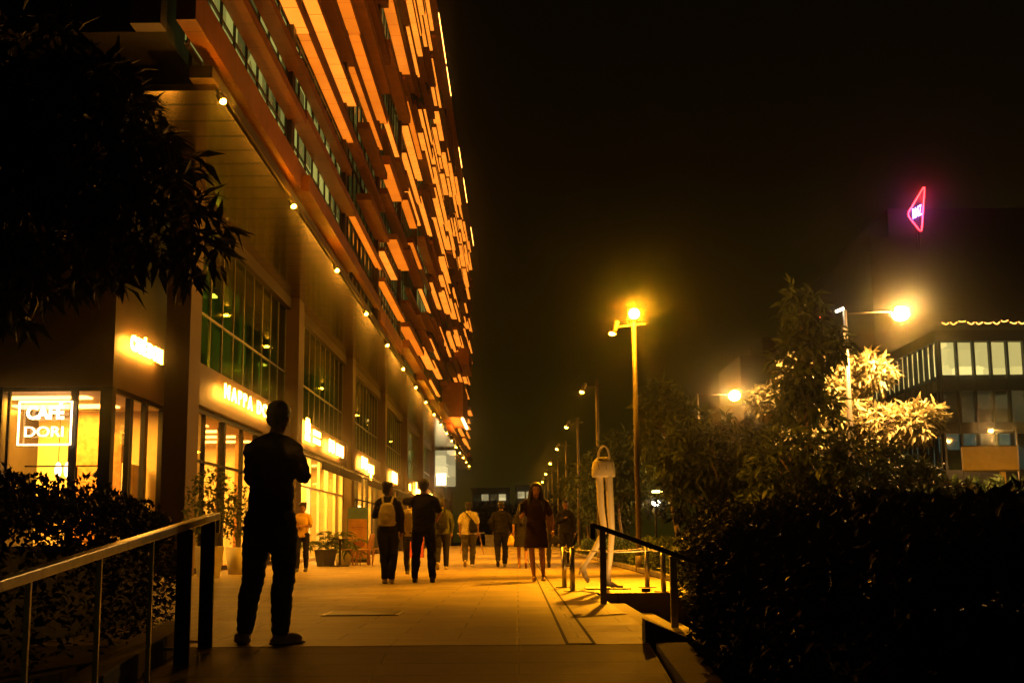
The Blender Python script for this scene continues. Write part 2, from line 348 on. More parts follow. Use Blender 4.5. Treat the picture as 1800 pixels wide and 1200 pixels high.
# ------------------------------------------------------------------ foliage
def leaves(name, pts, nrm, size, m, parent=None, aspect=.36, droop=.3, jitter=.6, fold=.25, twist=1.0):
    """pts (n,3): leaf bases; nrm (n,3): outward directions the leaves point to"""
    n = len(pts); d = nrm+rng.normal(0, jitter, (n, 3)); d[:, 2] -= droop
    d /= np.linalg.norm(d, axis=1)[:, None]+1e-9
    up = rng.normal(0, .5*twist, (n, 3)); up[:, 2] += 1.0
    r = np.cross(d, up); r /= np.linalg.norm(r, axis=1)[:, None]+1e-9
    u = np.cross(r, d); L = size*(.6+.8*rng.random(n))[:, None]
    Wd = L*aspect/2
    a = pts; tip = pts+d*L-u*L*.12
    m1 = pts+d*L*.42+u*L*.05
    v = np.stack([a, m1+r*Wd+u*Wd*fold, tip, m1-r*Wd+u*Wd*fold, m1], 1).reshape(-1, 3)
    i = np.arange(n)[:, None]*5
    tris = np.concatenate([i+[0, 1, 4], i+[1, 2, 4], i+[4, 2, 3], i+[0, 4, 3]], 1).reshape(-1, 3)
    me = bpy.data.meshes.new(name); me.vertices.add(len(v)); me.vertices.foreach_set('co', v.astype(np.float32).ravel())
    me.loops.add(tris.size); me.loops.foreach_set('vertex_index', tris.astype(np.int32).ravel())
    me.polygons.add(len(tris)); me.polygons.foreach_set('loop_start', np.arange(0, tris.size, 3, dtype=np.int32)); me.polygons.foreach_set('loop_total', np.full(len(tris), 3, np.int32))
    me.update(); me.validate(); me.materials.append(M[m])
    o = bpy.data.objects.new(name, me); COL.objects.link(o)
    if parent: o.parent = parent
    return o
def lumpy(p, amp, freq, seed):
    s = np.zeros(len(p)); r2 = np.random.default_rng(seed)
    for k in range(7):
        w = r2.normal(0, freq*(1+k*.35), 3); s += np.sin(p@w+r2.random()*6.3)/(1+k*.4)
    return amp*s/2.2
def hedge(label, x0, x1, y0, y1, z0, z1, n, size, m='leaf_hedge', seed=1, slope=0., group=None, lump=.12, cat='hedge', name='hedge', taper=0):
    """leafy shell with a lumpy top and sides"""
    root = thing(name, label, cat, ((x0+x1)/2, (y0+y1)/2, 0), 0, group)
    cx, cy = (x0+x1)/2, (y0+y1)/2
    face = rng.random(n); P = np.empty((n, 3)); Nn = np.zeros((n, 3))
    P[:, 0] = rng.uniform(x0, x1, n); P[:, 1] = rng.uniform(y0, y1, n); P[:, 2] = z0+(z1-z0)*rng.random(n)**.8
    A = [(x1-x0)*(y1-y0)*1.3, (y1-y0)*(z1-z0)*1.2, (y1-y0)*(z1-z0)*1.2, (x1-x0)*(z1-z0)*2.2]; tot = sum(A); c = np.cumsum(A)/tot
    f = np.searchsorted(c, face)
    P[f == 0, 2] = z1; Nn[f == 0, 2] = 1
    P[f == 1, 0] = x0; Nn[f == 1, 0] = -1
    P[f == 2, 0] = x1; Nn[f == 2, 0] = 1
    P[f == 3, 1] = y0; Nn[f == 3, 1] = -1
    lp = lumpy(P, lump, 2.2, seed)
    dep = rng.random(n)**2*.3
    P += Nn*(lp-dep)[:, None]; P[:, 2] += slope*(P[:, 1]-y0)*(P[:, 2]-z0)/(z1-z0)
    # round the shoulders
    ex = np.minimum(np.minimum(P[:, 0]-x0, x1-P[:, 0]), np.minimum(P[:, 1]-y0, y1-P[:, 1])).clip(0, .35)
    top = P[:, 2] > z1-.35; P[top, 2] -= (.35-ex[top])**2*1.6
    if taper: P[:, 0] -= taper*(P[:, 1]-9).clip(0)
    P -= np.array([cx, cy, 0])
    leaves('foliage', P, Nn, size, m, root, aspect=.55, droop=-.1, jitter=.8)
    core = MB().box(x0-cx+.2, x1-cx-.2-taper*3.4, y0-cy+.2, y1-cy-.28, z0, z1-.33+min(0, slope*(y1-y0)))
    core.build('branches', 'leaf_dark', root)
    return root
def crown_pts(blobs, n, seed=0, shell=.45):
    v = np.array([b[3]*b[4]*b[5] for b in blobs])**(2/3); k = rng.choice(len(blobs), n, p=v/v.sum())
    B = np.array(blobs)[k]; d = rng.normal(0, 1, (n, 3)); d /= np.linalg.norm(d, axis=1)[:, None]
    r = shell+(1-shell)*rng.random(n)**.5
    P = B[:, :3]+d*B[:, 3:6]*(r*(1+lumpy(d*3, .16, 1.5, seed)))[:, None]
    return P, d
def tree(name, label, loc, blobs, n_cl, per, size, m, trunk_r=.08, bark='bark', droop=.5, aspect=.3, lean=(0, 0), group=None, jitter=.65, shell=.45, cat='tree'):
    """blobs in local metres (cx,cy,cz,rx,ry,rz); leaves grow in whorls of per leaves at n_cl twig ends"""
    root = thing(name, label, cat, loc, 0, group)
    C, d = crown_pts(blobs, n_cl, len(label), shell)
    P = np.repeat(C, per, 0); Nn = rng.normal(0, .8, P.shape)+np.repeat(d, per, 0)*.7
    P = P+rng.normal(0, size*.12, P.shape)
    leaves('crown', P, Nn, size, m, root, aspect=aspect, droop=droop, jitter=jitter)
    t = MB(); top = max(blobs, key=lambda b: b[2]); zt = top[2]
    def at(z): k = z/zt; return Vector((lean[0]*k+(top[0])*k*k+.05*math.sin(z*3), lean[1]*k+top[1]*k*k+.04*math.cos(z*2.3), z))
    zs = [zt*i/9 for i in range(10)]; t.tube([at(z) for z in zs], [trunk_r*(1-.75*i/9) for i in range(10)], 8)
    for i, b in enumerate(blobs):
        for q in range(3):
            e2 = Vector((b[0]+random.uniform(-.5, .5)*b[3], b[1]+random.uniform(-.5, .5)*b[4], b[2]+random.uniform(-.3, .5)*b[5]))
            s0 = at(max(.48*zt, min(zt*.9, e2.z-b[5]*random.uniform(.7, 1.2)))); mid = (s0+e2)/2+Vector((0, 0, -.1*(e2-s0).length))
            t.tube([s0, mid, e2], [trunk_r*.38, trunk_r*.24, trunk_r*.08], 6)
    t.build('trunk', bark, root, smooth=True)
    return root

# big dark tree at the left
tree('dark_tree', 'large dark tree with long drooping leaves at the upper left, in front of the café', (-4.35, 9.8, 0),
     [(.4, 0, 3.25, 1.0, 1.0, .5), (-.5, .2, 3.9, 1.3, 1.1, .8), (1.0, -.2, 3.75, .75, .8, .4), (.2, .1, 4.5, 1.0, 1.0, .55), (-.6, 0, 3.0, 1.1, 1.1, .7), (1.45, 0, 3.2, .6, .6, .36), (.7, 0, 4.2, .75, .7, .4), (-1.3, .3, 4.6, 1.2, 1.0, .9)],
     1500, 8, .215, 'leaf_dark', trunk_r=.11, droop=.75, aspect=.26, jitter=.5)
hedge('tall dark clipped hedge behind the left handrail, below the café window', -7.2, -2.75, 5.0, 12.4, .0, 1.22, 46000, .052, 'leaf_dark', 3, slope=-.025, lump=.10, taper=.17)
hedge('big dark hedge filling the lower right corner of the picture', 1.25, 7.5, 4.2, 9.0, -.45, .80, 76000, .062, 'leaf_dark', 5, lump=.10)
hedge('dark bushy hedge beyond the steps at right, in front of the road', 2.2, 8.0, 9.6, 17.0, -.45, .98, 60000, .072, 'leaf_dark', 6, lump=.16)
hedge('low green hedge along the right edge of the promenade, lit orange by the lamps', 2.75, 3.7, 20.0, 60, 0, .62, 26000, .10, 'leaf_low', 8, lump=.10)
hedge('taller green hedge behind the handbag statue enclosure', 2.5, 6.5, 17.6, 20.0, 0, .62, 9000, .11, 'leaf_low', 9, lump=.12)
hedge('dark shrubbery below the billboard beside the road', 9.0, 30, 40, 46, -.3, 1.9, 16000, .28, 'leaf_mid', 10, lump=.5)

GB = 'trees between the promenade and the road'
def rt(label, X, Y, blobs, n, per, size, m, **k): return tree('garden_tree', label, (X, Y, 0), blobs, n, per, size, m, group=GB, **k)
rt('tall slender tree with rusty hanging leaves rising highest, left of the tall road lamp', 7.6, 32.5, [(0, 0, 6.5, .55, .6, .95), (-.1, 0, 5.3, .75, .8, .9), (.5, 0, 5.7, .6, .6, .6), (-.1, 0, 4.2, .8, .8, .7)], 210, 8, .38, 'leaf_mid', trunk_r=.08, bark='pale_bark', droop=.6)
rt('broad tree with big golden leaves lit by the tall road lamp', 10.7, 40.6, [(-1.4, -.3, 4.9, .9, .8, .7), (-1.1, 0, 5.9, 1.1, 1.0, .8), (.8, 0, 6.0, .9, .9, .6), (-1.5, -.5, 4.0, .9, .8, .6), (-.3, .2, 4.9, 1.2, 1.0, .8), (1.5, -.4, 4.2, 1.4, 1.0, .6), (2.3, -.4, 4.5, .7, .8, .4), (.3, .2, 3.8, 1.2, 1.0, .6)], 1250, 9, .33, 'leaf_gold', trunk_r=.13, droop=.45)
rt('bushy golden-leaved tree left of the tall lamp pole, lower than its neighbour', 9.2, 40.4, [(.1, 0, 4.9, 1.0, .9, .55), (1.0, 0, 4.4, .9, .8, .6), (-.9, .3, 5.1, .7, .7, .45)], 480, 8, .32, 'leaf_gold', trunk_r=.09, bark='pale_bark', droop=.5)
rt('low bush with golden leaves at the foot of the tall lamp pole', 11.6, 41, [(-.6, 0, 1.9, 1.0, .9, .45), (.7, 0, 1.5, 1.1, .9, .45), (2.2, .2, 1.9, 1.3, .9, .5)], 420, 9, .30, 'leaf_gold', trunk_r=.06, droop=.3)
rt('dark rounded tree right of the tall lamp pole beside the promenade', 5.0, 30, [(0, 0, 2.6, 1.3, 1.2, 1.0), (.9, 0, 2.1, 1.1, 1.0, .8), (-.8, .2, 1.7, .9, .9, .7)], 420, 8, .24, 'leaf_dark', trunk_r=.09, droop=.5)
rt('dark leafy tree in the middle of the garden, under the left globe lamp', 6.6, 28, [(-.2, 0, 2.5, 1.3, 1.1, .8), (.9, 0, 2.0, 1.2, 1.0, .9), (-.8, .3, 1.4, 1.1, 1.1, .7), (2.1, 0, 1.7, 1.1, 1.0, .7)], 480, 8, .26, 'leaf_mid', trunk_r=.09, droop=.5)
rt('loose tree behind the lit lamp pole, level with the statue handbag', 3.9, 31, [(0, 0, 3.2, 1.0, .9, 1.0), (.4, 0, 2.3, 1.0, .9, .8), (-.3, .2, 4.0, .6, .6, .6)], 330, 8, .26, 'leaf_mid', trunk_r=.07, bark='pale_bark', droop=.6)
rt('young tree with pale thin stem just left of the statue', 3.1, 38, [(0, 0, 3.1, .7, .7, .9), (.1, 0, 2.3, .8, .8, .7)], 230, 8, .26, 'leaf_mid', trunk_r=.05, bark='pale_bark', droop=.6)
rt('dim tall tree far behind, under the small dark building', 12.2, 48, [(0, 0, 6.3, 1.4, 1.1, 1.1), (-.3, 0, 4.6, 1.8, 1.2, 1.1), (1.4, 0, 4.2, 1.6, 1.2, 1.0)], 420, 8, .34, 'leaf_mid', trunk_r=.12, droop=.4)
rt('dim wide tree below the left globe lamp on the far side of the garden', 8.9, 45, [(0, 0, 3.6, 1.8, 1.2, 1.0), (1.6, 0, 2.8, 1.6, 1.2, .9), (-1.6, 0, 3.0, 1.3, 1.2, .9)], 420, 8, .32, 'leaf_mid', trunk_r=.12, droop=.4)
rt('tree with dark red leaves in front of the glass office building', 27.5, 56, [(0, 0, 5.0, 1.6, 1.2, 1.1), (1.6, 0, 4.2, 1.8, 1.2, 1.0)], 380, 8, .34, 'leaf_rust', trunk_r=.14, droop=.4)
tree('street_tree', 'slim tree beside the third lamp pole along the promenade', (3.3, 50, 0), [(0, 0, 3.0, .9, .9, 1.2), (.2, 0, 1.8, 1, 1, .8)], 260, 7, .3, 'leaf_mid', trunk_r=.06, bark='pale_bark', group='young trees along the promenade')
for i, (Y, lab) in enumerate(((63, 'slim tree beside the fourth lamp pole along the promenade'), (76, 'slim tree beside the fifth lamp pole along the promenade'), (92, 'slim tree beside the sixth lamp pole along the promenade'), (112, 'farthest slim tree along the promenade, near its end'))):
    tree('street_tree', lab, (3.5+i*.1, Y, 0), [(0, 0, 3.4-.3*i, 1.3, 1.2, 1.4), (.6, 0, 1.7, 1.5, 1.4, 1.0), (2.4, 0, 2.8, 1.5, 1.2, 1.3)], 260, 7, .42, 'leaf_mid' if i < 2 else 'leaf_dark', trunk_r=.07, bark='pale_bark', group='young trees along the promenade')
hedge('far dark row of shrubs closing the end of the promenade', -6, 12, 172, 176, -.2, 4.6, 6000, .8, 'leaf_mid', 12, lump=.6)

# ------------------------------------------------------------------ lamps
def spot_lamp(i, Y, flood=False):
    lab = ['tall promenade lamp post with a blazing floodlight at its top, beside the dark trees', 'promenade lamp post rising behind the handbag statue', 'third lamp post along the promenade, left of the statue', 'fourth lamp post along the promenade, small in the distance',
           'fifth lamp post along the promenade, small in the distance', 'sixth lamp post along the promenade, very small in the distance', 'seventh lamp post along the promenade, hardly visible', 'last and farthest lamp post of the promenade row'][i]
    t = thing('promenade_lamp', lab, 'street lamp', (2.62, Y, 0), 0, 'lamp posts along the promenade')
    H = 5.62 if i == 0 else 5.85
    MB().tube([(0, 0, 0), (0, 0, 3), (0, 0, H)], [.062, .055, .05], 12).tube([(0, 0, 0), (0, 0, .35)], .085, 12).build('pole', 'pole_paint', t, smooth=True)
    MB().bar((-.42, 0, H-.28), (.24, 0, H-.2), .05, .04).build('arm', 'pole_paint', t)
    h = MB().tube([(-.36, -.02, H-.14), (-.48, -.06, H-.42)], [.05, .085], 12).build('lamp_head', 'pole_paint', t, smooth=True)
    MB().ell((-.485, -.065, H-.43), (.075, .075, .04), 12, 6).build('lens', 'bulb_far', h)
    P = 6600
    light('light', 'SPOT', (-.50, -.07, H-.50), P, AMBER, t, size=.08, spot=105, blend=1., target=(-3.4, 1.5, 0))
    if flood:
        MB().box(-.14, .14, -.10, .04, H-.12, H+.12).build('flood_housing', 'dark_metal', t, bevel=.01)
        MB().ell((0, -.15, H), (.115, .05, .115), 14, 8).build('flood_lens', 'flood', t, smooth=True)
        light('flood_light', 'SPOT', (0, -.26, H-.03), 9500, AMBER, t, size=.1, spot=46, blend=1., target=(-1.4, -6.7, 0))
        light('flood_halo', 'POINT', (0, -.40, H), 1050, AMBER, t, size=.1)
    return t
for i in range(8): spot_lamp(i, 27.4+13.15*i, i == 0)

def road_lamp(label, X, Y, H, side, arm, r, m, P):
    t = thing('road_lamp', label, 'street lamp', (X, Y, -.2), 0, 'lamp posts along the road')
    MB().tube([(0, 0, 0), (0, 0, H*.5), (0, 0, H)], [.11, .085, .065], 12).build('pole', 'dark_metal' if P < 1 else 'pole_paint', t, smooth=True)
    MB().tube([(0, 0, H-.12), (side*arm*.5, 0, H-.08), (side*arm, 0, H-.06)], [.035, .03, .03], 8).build('arm', 'pole_paint', t, smooth=True)
    hd = MB().box(side*arm-.26, side*arm+.26, -.13, .13, H-.10, H+.03).build('lamp_head', 'dark_metal', t, bevel=.02)
    MB().ell((side*arm, 0, H-.13), (r*1.15, r, r*.62 if r < .2 else r), 16, 10).build('globe', m, hd, smooth=True)
    light('light', 'SPOT', (side*arm, -.02, H-.13-r*1.2), P, LEDW, t, size=.16, spot=150, blend=.5, target=(side*arm, .3, 0))
    light('halo', 'POINT', (side*arm, -.42 if r > .2 else -.2, H-.13), P*.20, LEDW, t, size=.12)
    return t
rl = road_lamp('tall road lamp at right with a blazing globe on its long arm', 10.35, 38.8, 7.95, 1, 1.75, .24, 'globe', 9000)
MB().bar((-.05, 0, 8.0), (-.26, -.05, 7.9), .12, .06).build('small_flood', 'white_lamp', rl)
light('small_flood_light', 'SPOT', (-.6, -1.3, 7.6), 7500, LEDW, rl, size=.08, spot=100, blend=.6, target=(-.9, 2.1, 3.6))
road_lamp('road lamp in the middle distance with a glowing globe over the garden', 9.0, 62, 8.0, 1, 1.85, .26, 'globe', 5000)
road_lamp('small orange road lamp at the right edge of the picture behind the billboard', 34.3, 86, 8.1, -1, 1.75, .13, 'bulb_far', 2500)
# white floodlight among the garden trees
t = thing('garden_floodlight', 'small white floodlight shining through the trees right of the lamp pole', 'floodlight', (4.95, 45.2, 0))
MB().tube([(0, 0, 0), (0, 0, 1.85)], .04, 8).build('post', 'dark_metal', t); MB().box(-.2, .2, -.05, .15, 1.82, 2.1).build('housing', 'dark_metal', t, bevel=.02)
MB().ell((0, -.1, 1.96), (.14, .05, .12), 12, 8).build('lens', 'white_lamp', t); MB().box(-.12, .3, -.02, .02, 2.32, 2.4).build('upper_lens', 'bulb_soft', t)

# ------------------------------------------------------------------ the long office building
B = thing('office_building', 'long office block with orange louvred storeys over glowing shopfronts at left', 'building', (-7.3, 20, 0))
O = Vector(B.location)
def bp(mb, name, m, parent=B, **k):
    off = O if parent is B or parent.parent is B or (parent.parent and parent.parent.parent is B) else Vector((0, 0, 0))
    mb.v = [(p[0]-off.x, p[1]-off.y, p[2]-off.z) for p in mb.v]
    return mb.build(name, m, parent, **k)
Y0, BAY, NB = 20.0, 9.4, 13
YE = Y0+BAY*NB
ZS = 8.5; ZT = 34.6; XG = -5.5          # soffit height, roof, upper glass plane
bp(MB().box(-26, XG-.25, 19.5, YE, ZS+.5, ZT), 'upper_storeys', 'black')
bp(MB().box(-26, -7.6, 20.9, YE-4, ZS-.06, ZS+.45).box(-26, -11.6, 26.3, YE-4, 0, ZS-.1), 'lower_storeys', 'dark_panel')
bp(MB().box(-7.6, -5.22, 20.9, YE, ZS, ZS+.12), 'soffit', 'soffit')
bp(MB().box(-5.6, -5.2, 20.6, YE, ZS+.12, ZS+.34), 'soffit_edge', 'fascia_metal')
bp(MB().box(-5.62, -5.56, 20.6, YE, ZS+.34, ZS+.6), 'recess_band', 'black')
bp(MB().box(-6.2, -5.7, 19.15, 19.5, ZS+.5, ZT), 'end_pier', 'fascia_metal')
bp(MB().box(-7.6, -7.28, 26.4, YE-4, 8.15, ZS-.001), 'beam', 'dark_panel')
# columns
CY = [26.6+13.4*i for i in range(9)]
for y in CY: bp(MB().box(-7.55 if y < 30 else -7.72, -7.02, y, y+.95, 0, ZS-.002), 'column', 'column_stone', bevel=.015)
bp(MB().box(-7.9, -7.02, YE-5.2, YE-4, 0, ZS-.002), 'column', 'column_stone')
# soffit edge downlights, each its own part
for k, y in enumerate([21.0+.0+7.0*i for i in range(17)]):
    q = bp(MB().tube([(-5.19, y, ZS-.02), (-5.10, y-.02, ZS-.16)], [.05, .07], 10), 'downlight', 'dark_metal')
    bp(MB().ell((-5.095, y-.02, ZS-.17), (.06, .06, .05), 12, 8), 'bulb', 'bulb', q)
    if k < 9: light('bulb_halo', 'POINT', (-5.02-O.x, y-.14-O.y, ZS-.2), (45, 70, 40)[min(k, 2)], AMBER, B, size=.03)
    if k < 12:
        l = light('downlight_glow', 'SPOT', (-5.09-O.x, y-.02-O.y, ZS-.27), 2600 if k else 5200, AMBER, B, size=.06, spot=96 if k else 62, blend=1., target=(-1.2-O.x, y-O.y, 0) if k else (1.4-O.x, 18.6-O.y, .6))
# shops
SH = [(CY[i]+.95, CY[i+1]) for i in range(8)]
for i, (a, b) in enumerate(SH):
    if i == 0: a = 30.55
    # room shell
    bp(MB().box(-11.5, -11.4, a, b, 0, 3.85), 'back_wall', 'room_wall')
    for yy in ((a-.9 if i else a-.12), b+.1): bp(MB().box(-11.4, -7.6, yy, yy+.1, 0, 3.85), 'side_wall', 'room_wall')
    bp(MB().box(-11.4, -7.4, a, b, 3.8, 3.86), 'ceiling', 'white_wall')
    bp(MB().box(-11.4, -7.3, a if i == 0 else a-.8, b+.1, -.4, .012), 'shop_floor', 'wood')
    cp = MB()
    for k in range(5):
        yy = a+(b-a)*(k+.5)/5; cp.box(-10.3, -8.3, yy-.28, yy+.28, 3.77, 3.79)
    bp(cp, 'ceiling_panel', 'ceil_glow')
    light('shop_glow', 'AREA', ((-8.15 if i in (1, 2) else -9.3)-O.x, (a+b)/2-O.y, 3.7), 2800 if i in (1, 2) else 2000, WARM, B, size=(.8 if i in (1, 2) else 1.6, b-a-2))
    if i == 0: a = 27.6
    bp(MB().box(-7.6, -7.25, a+.0, b, 3.82, 4.78), 'sign_fascia', 'sign_board')
    # shopfront: frame with mullions, pane under it
    n = 6; fr = MB().box(-7.5, -7.4, a, b, 0, .12).box(-7.5, -7.4, a, b, 3.7, 3.82).box(-7.49, -7.41, a, b, 2.55, 2.61)
    for k in range(n+1):
        yy = a+.04+(b-a-.08)*k/n; fr.box(-7.5 if k % 2 else -7.56, -7.4, yy-(.035 if k % 2 else (.05 if i in (1, 2) else .09)), yy+(.035 if k % 2 else (.05 if i in (1, 2) else .09)), .12, 3.7)
    fo = bp(fr, 'shopfront', 'dark_metal' if i != 1 else 'white_wall')
    bp(MB().box(-7.462, -7.45, a+.02, b-.02, .12, 3.7), 'pane', 'shop_glass', fo)
    # windows of the storey above the shop
    fr = MB().box(-7.5, -7.42, a, b, 4.78, 4.86).box(-7.49, -7.43, a, b, 6.05, 6.1)
    for k in range(11): yy = a+.03+(b-a-.06)*k/10; fr.box(-7.5, -7.445, yy-.025, yy+.025, 4.86, 8.15)
    fo = bp(fr, 'upper_window', 'steel_dull')
    bp(MB().box(-7.47, -7.46, a+.02, b-.02, 4.86, 8.15), 'pane', 'green_glass', fo)
    bp(MB().box(-8.9, -8.8, a-.9, b+.2, 4.8, 8.4), 'blind', 'win_dim' if i in (0, 2, 5) else 'win_dark')
# pale panelled curtains low in the second upper bay, and lit strips in the first
a, b = SH[1]; bp(MB().box(-7.62, -7.6, a+.1, b-.3, 4.8, 6.05), 'curtain', 'slat_green')
a, b = SH[0]
for q, (u, v, z0, z1, mm) in enumerate(((.55, .59, 5.6, 6.3, 'win_lit'), (.75, .79, 4.9, 6.0, 'win_lit'), (.62, .66, 5.0, 5.9, 'win_dim'), (.2, .27, 4.9, 7.5, 'win_dim'))):
    bp(MB().box(-7.66, -7.63, a+(b-a)*u, a+(b-a)*v, z0, z1), 'lit_blind', mm)
for i, (a, b) in enumerate(SH[:6]):
    s = bp(MB().box(-8.2, -8.05, a+(b-a)*.42, a+(b-a)*.45, 7.2, 7.25), 'ceiling_lamp', 'bulb_soft')
# white panelled curtains inside the second and third shops
a, b = SH[1]
bp(MB().box(-8.96, -8.9, a+.2, a+3.4, 0.02, 3.7), 'panelling', 'slat_white'); bp(MB().box(-8.8, -8.74, a+4.6, b-.1, 0.02, 3.7), 'panelling', 'slat_white'); bp(MB().box(-7.9, -7.88, a+3.6, a+4.4, .5, 2.6), 'light_box', 'tube')
a, b = SH[2]; bp(MB().box(-8.8, -8.74, a+.3, b-.3, 0.02, 3.7), 'panelling', 'slat_white'); bp(MB().box(-7.83, -7.81, a+7.4, a+8.6, .9, 2.4), 'light_box', 'tube')
a, b = SH[0]
for u in (.12, .3, .5, .68, .86): bp(MB().box(-8.1, -8.0, a+(b-a)*u, a+(b-a)*(u+.05), .02, 3.75), 'timber_fin', 'wood')
bp(MB().box(-9.0, -8.9, a+1.0, a+2.6, .02, 2.5), 'panelling', 'slat_white')
# retractable awnings under the fascia
for i, (y0, y1) in enumerate(((42.2, 45.6), (46.0, 52.5), (55.0, 60.5), (69, 78))):
    aw = MB().hexa([(-7.24, y0, 3.55), (-6.55, y0, 3.30), (-6.55, y1, 3.30), (-7.24, y1, 3.55), (-7.24, y0, 3.62), (-6.55, y0, 3.37), (-6.55, y1, 3.37), (-7.24, y1, 3.62)]).box(-6.56, -6.5, y0, y1, 3.08, 3.36)
    bp(aw, 'awning', 'dark_panel'); bp(MB().bar((-6.5, y0, 3.42), (-6.5, y1, 3.42), .05, .04).bar((-7.2, y0+.02, 3.66), (-6.5, y0+.02, 3.42), .04, .04).bar((-7.2, y1-.02, 3.66), (-6.5, y1-.02, 3.42), .04, .04), 'awning_arm', 'steel_dull')
# shop signs
text('lettering', 'NAPPA DORI', 'letters', None, (-7.08, 30.2, 4.16), .38, width=6.2, spacing=1.45, bold=-.004)
_s = thing('shop_sign', 'glowing white letters NAPPA DORI on the fascia behind the standing man', 'sign', (-7.08, 30.2, 4.16), 0, 'glowing shop signs'); _o = bpy.data.objects['lettering']; _o.parent = _s; _o.location = (0, 0, 0)
def glyph_sign(label, y, z, parts):
    t = thing('shop_sign', label, 'sign', (-7.1, y, z), 0, 'glowing shop signs')
    for (dy0, dy1, dz0, dz1) in parts: MB().box(-.02, .02, dy0, dy1, dz0, dz1).build('letter', 'letters', t, bevel=.01)
strokes = lambda n, w, g, h, s0=0: [(s0+k*(w+g), s0+k*(w+g)+w, 0 if k % 3 else -.05, h if k % 2 else h+.08) for k in range(n)]
glyph_sign('glowing square emblem with two short bars right of the standing man', 42.0, 4.08, [(0, .9, .28, .62), (.2, .7, .62, .74), (0, .9, -.02, .18), (.1, .8, .18, .28), (1.7, 3.2, .3, .48), (1.7, 3.2, .02, .2)])
glyph_sign('glowing sign of crowded upright letters right of the square emblem', 47.4, 4.08, strokes(5, .16, .12, .36)+strokes(7, .2, .08, .34, 1.9))
glyph_sign('glowing two-part shop sign beyond the second bright column', 57.5, 4.02, strokes(5, .3, .12, .42)+[(2.6, 4.6, -.1, .3), (3.4, 3.8, -.45, -.1)])
glyph_sign('small glowing shop sign above the man with the pale backpack', 71.5, 4.0, strokes(7, .32, .1, .5))
glyph_sign('tiny round glowing sign left of the man in the black T-shirt', 83, 3.95, [(0, .9, 0, .4)])
glyph_sign('glowing sign with a tall first stroke near the head of the man in black', 88.5, 3.85, [(0, .4, 0, .85), (.6, 3.4, 0, .42)])
glyph_sign('bright upright sign touching the head of the man in the black T-shirt', 103, 3.4, [(0, 2.2, 0, 1.0)])

# upper facade: staggered sun-shade boxes, some undersides emissive in place of LED-strip light
storeys = [(9.0+4.2*k, 9.0+4.2*(k+1)) for k in range(6)]
bayr = random.Random(5)
for i in range(NB):
    ya, yb = Y0+BAY*i, Y0+BAY*(i+1)
    bp(MB().box(-5.62, -5.36, yb-.42, yb-.02, ZS+.5, ZT-.2), 'pier', 'fascia_metal')
    for k, (z0, z1) in enumerate(storeys):
        lit = 'win_lit' if (i, k) in ((0, 0), (1, 0), (3, 3), (5, 1)) else ('win_dim' if bayr.random() < .35 else 'win_dark')
        fr = MB()
        for q in range(9): yy = ya+.1+(BAY-.6)*q/8; fr.box(-5.56, -5.47, yy-.03, yy+.03, z0, z1-.05)
        for zz in (z0, z0+1.4, z0+2.8): fr.box(-5.55, -5.48, ya, yb-.43, zz, zz+.06)
        fo = bp(fr, 'window', 'dark_panel')
        bp(MB().box(-5.53, -5.52, ya, yb-.43, z0+.001, z1-.05), 'pane', lit, fo)
boxes = []
def shade(ya, yb, z, dep, h, mm, lit, back=XG+.02):
    boxes.append((ya, yb, z, dep, h, mm, lit, back))
for i in range(NB):
    ya, yb = Y0+BAY*i, Y0+BAY*(i+1); off = bayr.uniform(-.35, .35) if i else 0
    if i == 0: shade(ya-.75, yb+3.2, 9.1, .32, .62, 'brown_metal', False)
    else: shade(ya, yb-.02, 9.1+bayr.uniform(-.05, .5), bayr.choice((.2, .5)), bayr.choice((.4, .6)), bayr.choice(('brown_metal', 'orange_metal')), i > 2 and bayr.random() < .25)
    L = 19
    for k in range(L):
        z = 10.75+1.22*k+off
        if z > ZT-.6: continue
        litp = .30 if i < 3 else .42+.02*i
        if i == 0: dep = (.40, .36, .42, .5)[k % 4]; h = .22; lit = k in (2, 7, 12); sp = [(ya, yb+(.0, -.02, .25)[k % 3])]
        else:
            dep = bayr.choice((.26, .34, .42, .52)); h = bayr.choice((.16, .24, .36)); lit = bayr.random() < litp or (i < 4 and k % 4 == (i*2) % 4)
            c = bayr.random()
            if c < .62: sp = [(ya, yb)]
            elif c < .75: sp = [(ya+BAY*.33, yb)]
            elif c < .86: sp = [(ya, yb-BAY*.4)]
            elif c < .97: sp = [(ya, ya+BAY*.48), (ya+BAY*.5, yb)]
            else: sp = []
        for j, (s0, s1) in enumerate(sp):
            shade(s0+.02, s1-.02, z+(.3 if j else 0)+bayr.choice((0, 0, .12)), dep+(.12 if j else 0), h, bayr.choice(('orange_metal', 'brown_metal', 'brown_metal')), lit and (j == 0 or bayr.random() < .6))
boxes.sort(key=lambda q: q[0]+q[2]*.8)
rest = {}; lrest = MB()
for n, (ya, yb, z, dep, h, mm, lit, back) in enumerate(boxes):
    xf = back+dep
    if n < 98:
        s = bp(MB().box(back, xf, ya, yb, z, z+h), 'sun_shade', mm)
        if lit: bp(MB().box(back+.03, xf-.03, ya+.05, yb-.05, z-.012, z-.003), 'underside_glow', 'painted_glow' if n % 3 else 'painted_glow_hot', s)  # thin emissive sheet: strip light on the underside put into the material
    else:
        rest.setdefault(mm, MB()).box(back, xf, ya, yb, z, z+h)
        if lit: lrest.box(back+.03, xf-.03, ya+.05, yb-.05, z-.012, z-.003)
for mm, r_ in rest.items(): bp(r_, 'far_sun_shades', mm)['kind'] = 'stuff'
bp(lrest, 'far_underside_glow', 'painted_glow_hot')['kind'] = 'stuff'
bp(MB().box(-5.5, -4.85, Y0, YE, ZT-.35, ZT), 'cornice', 'orange_metal')
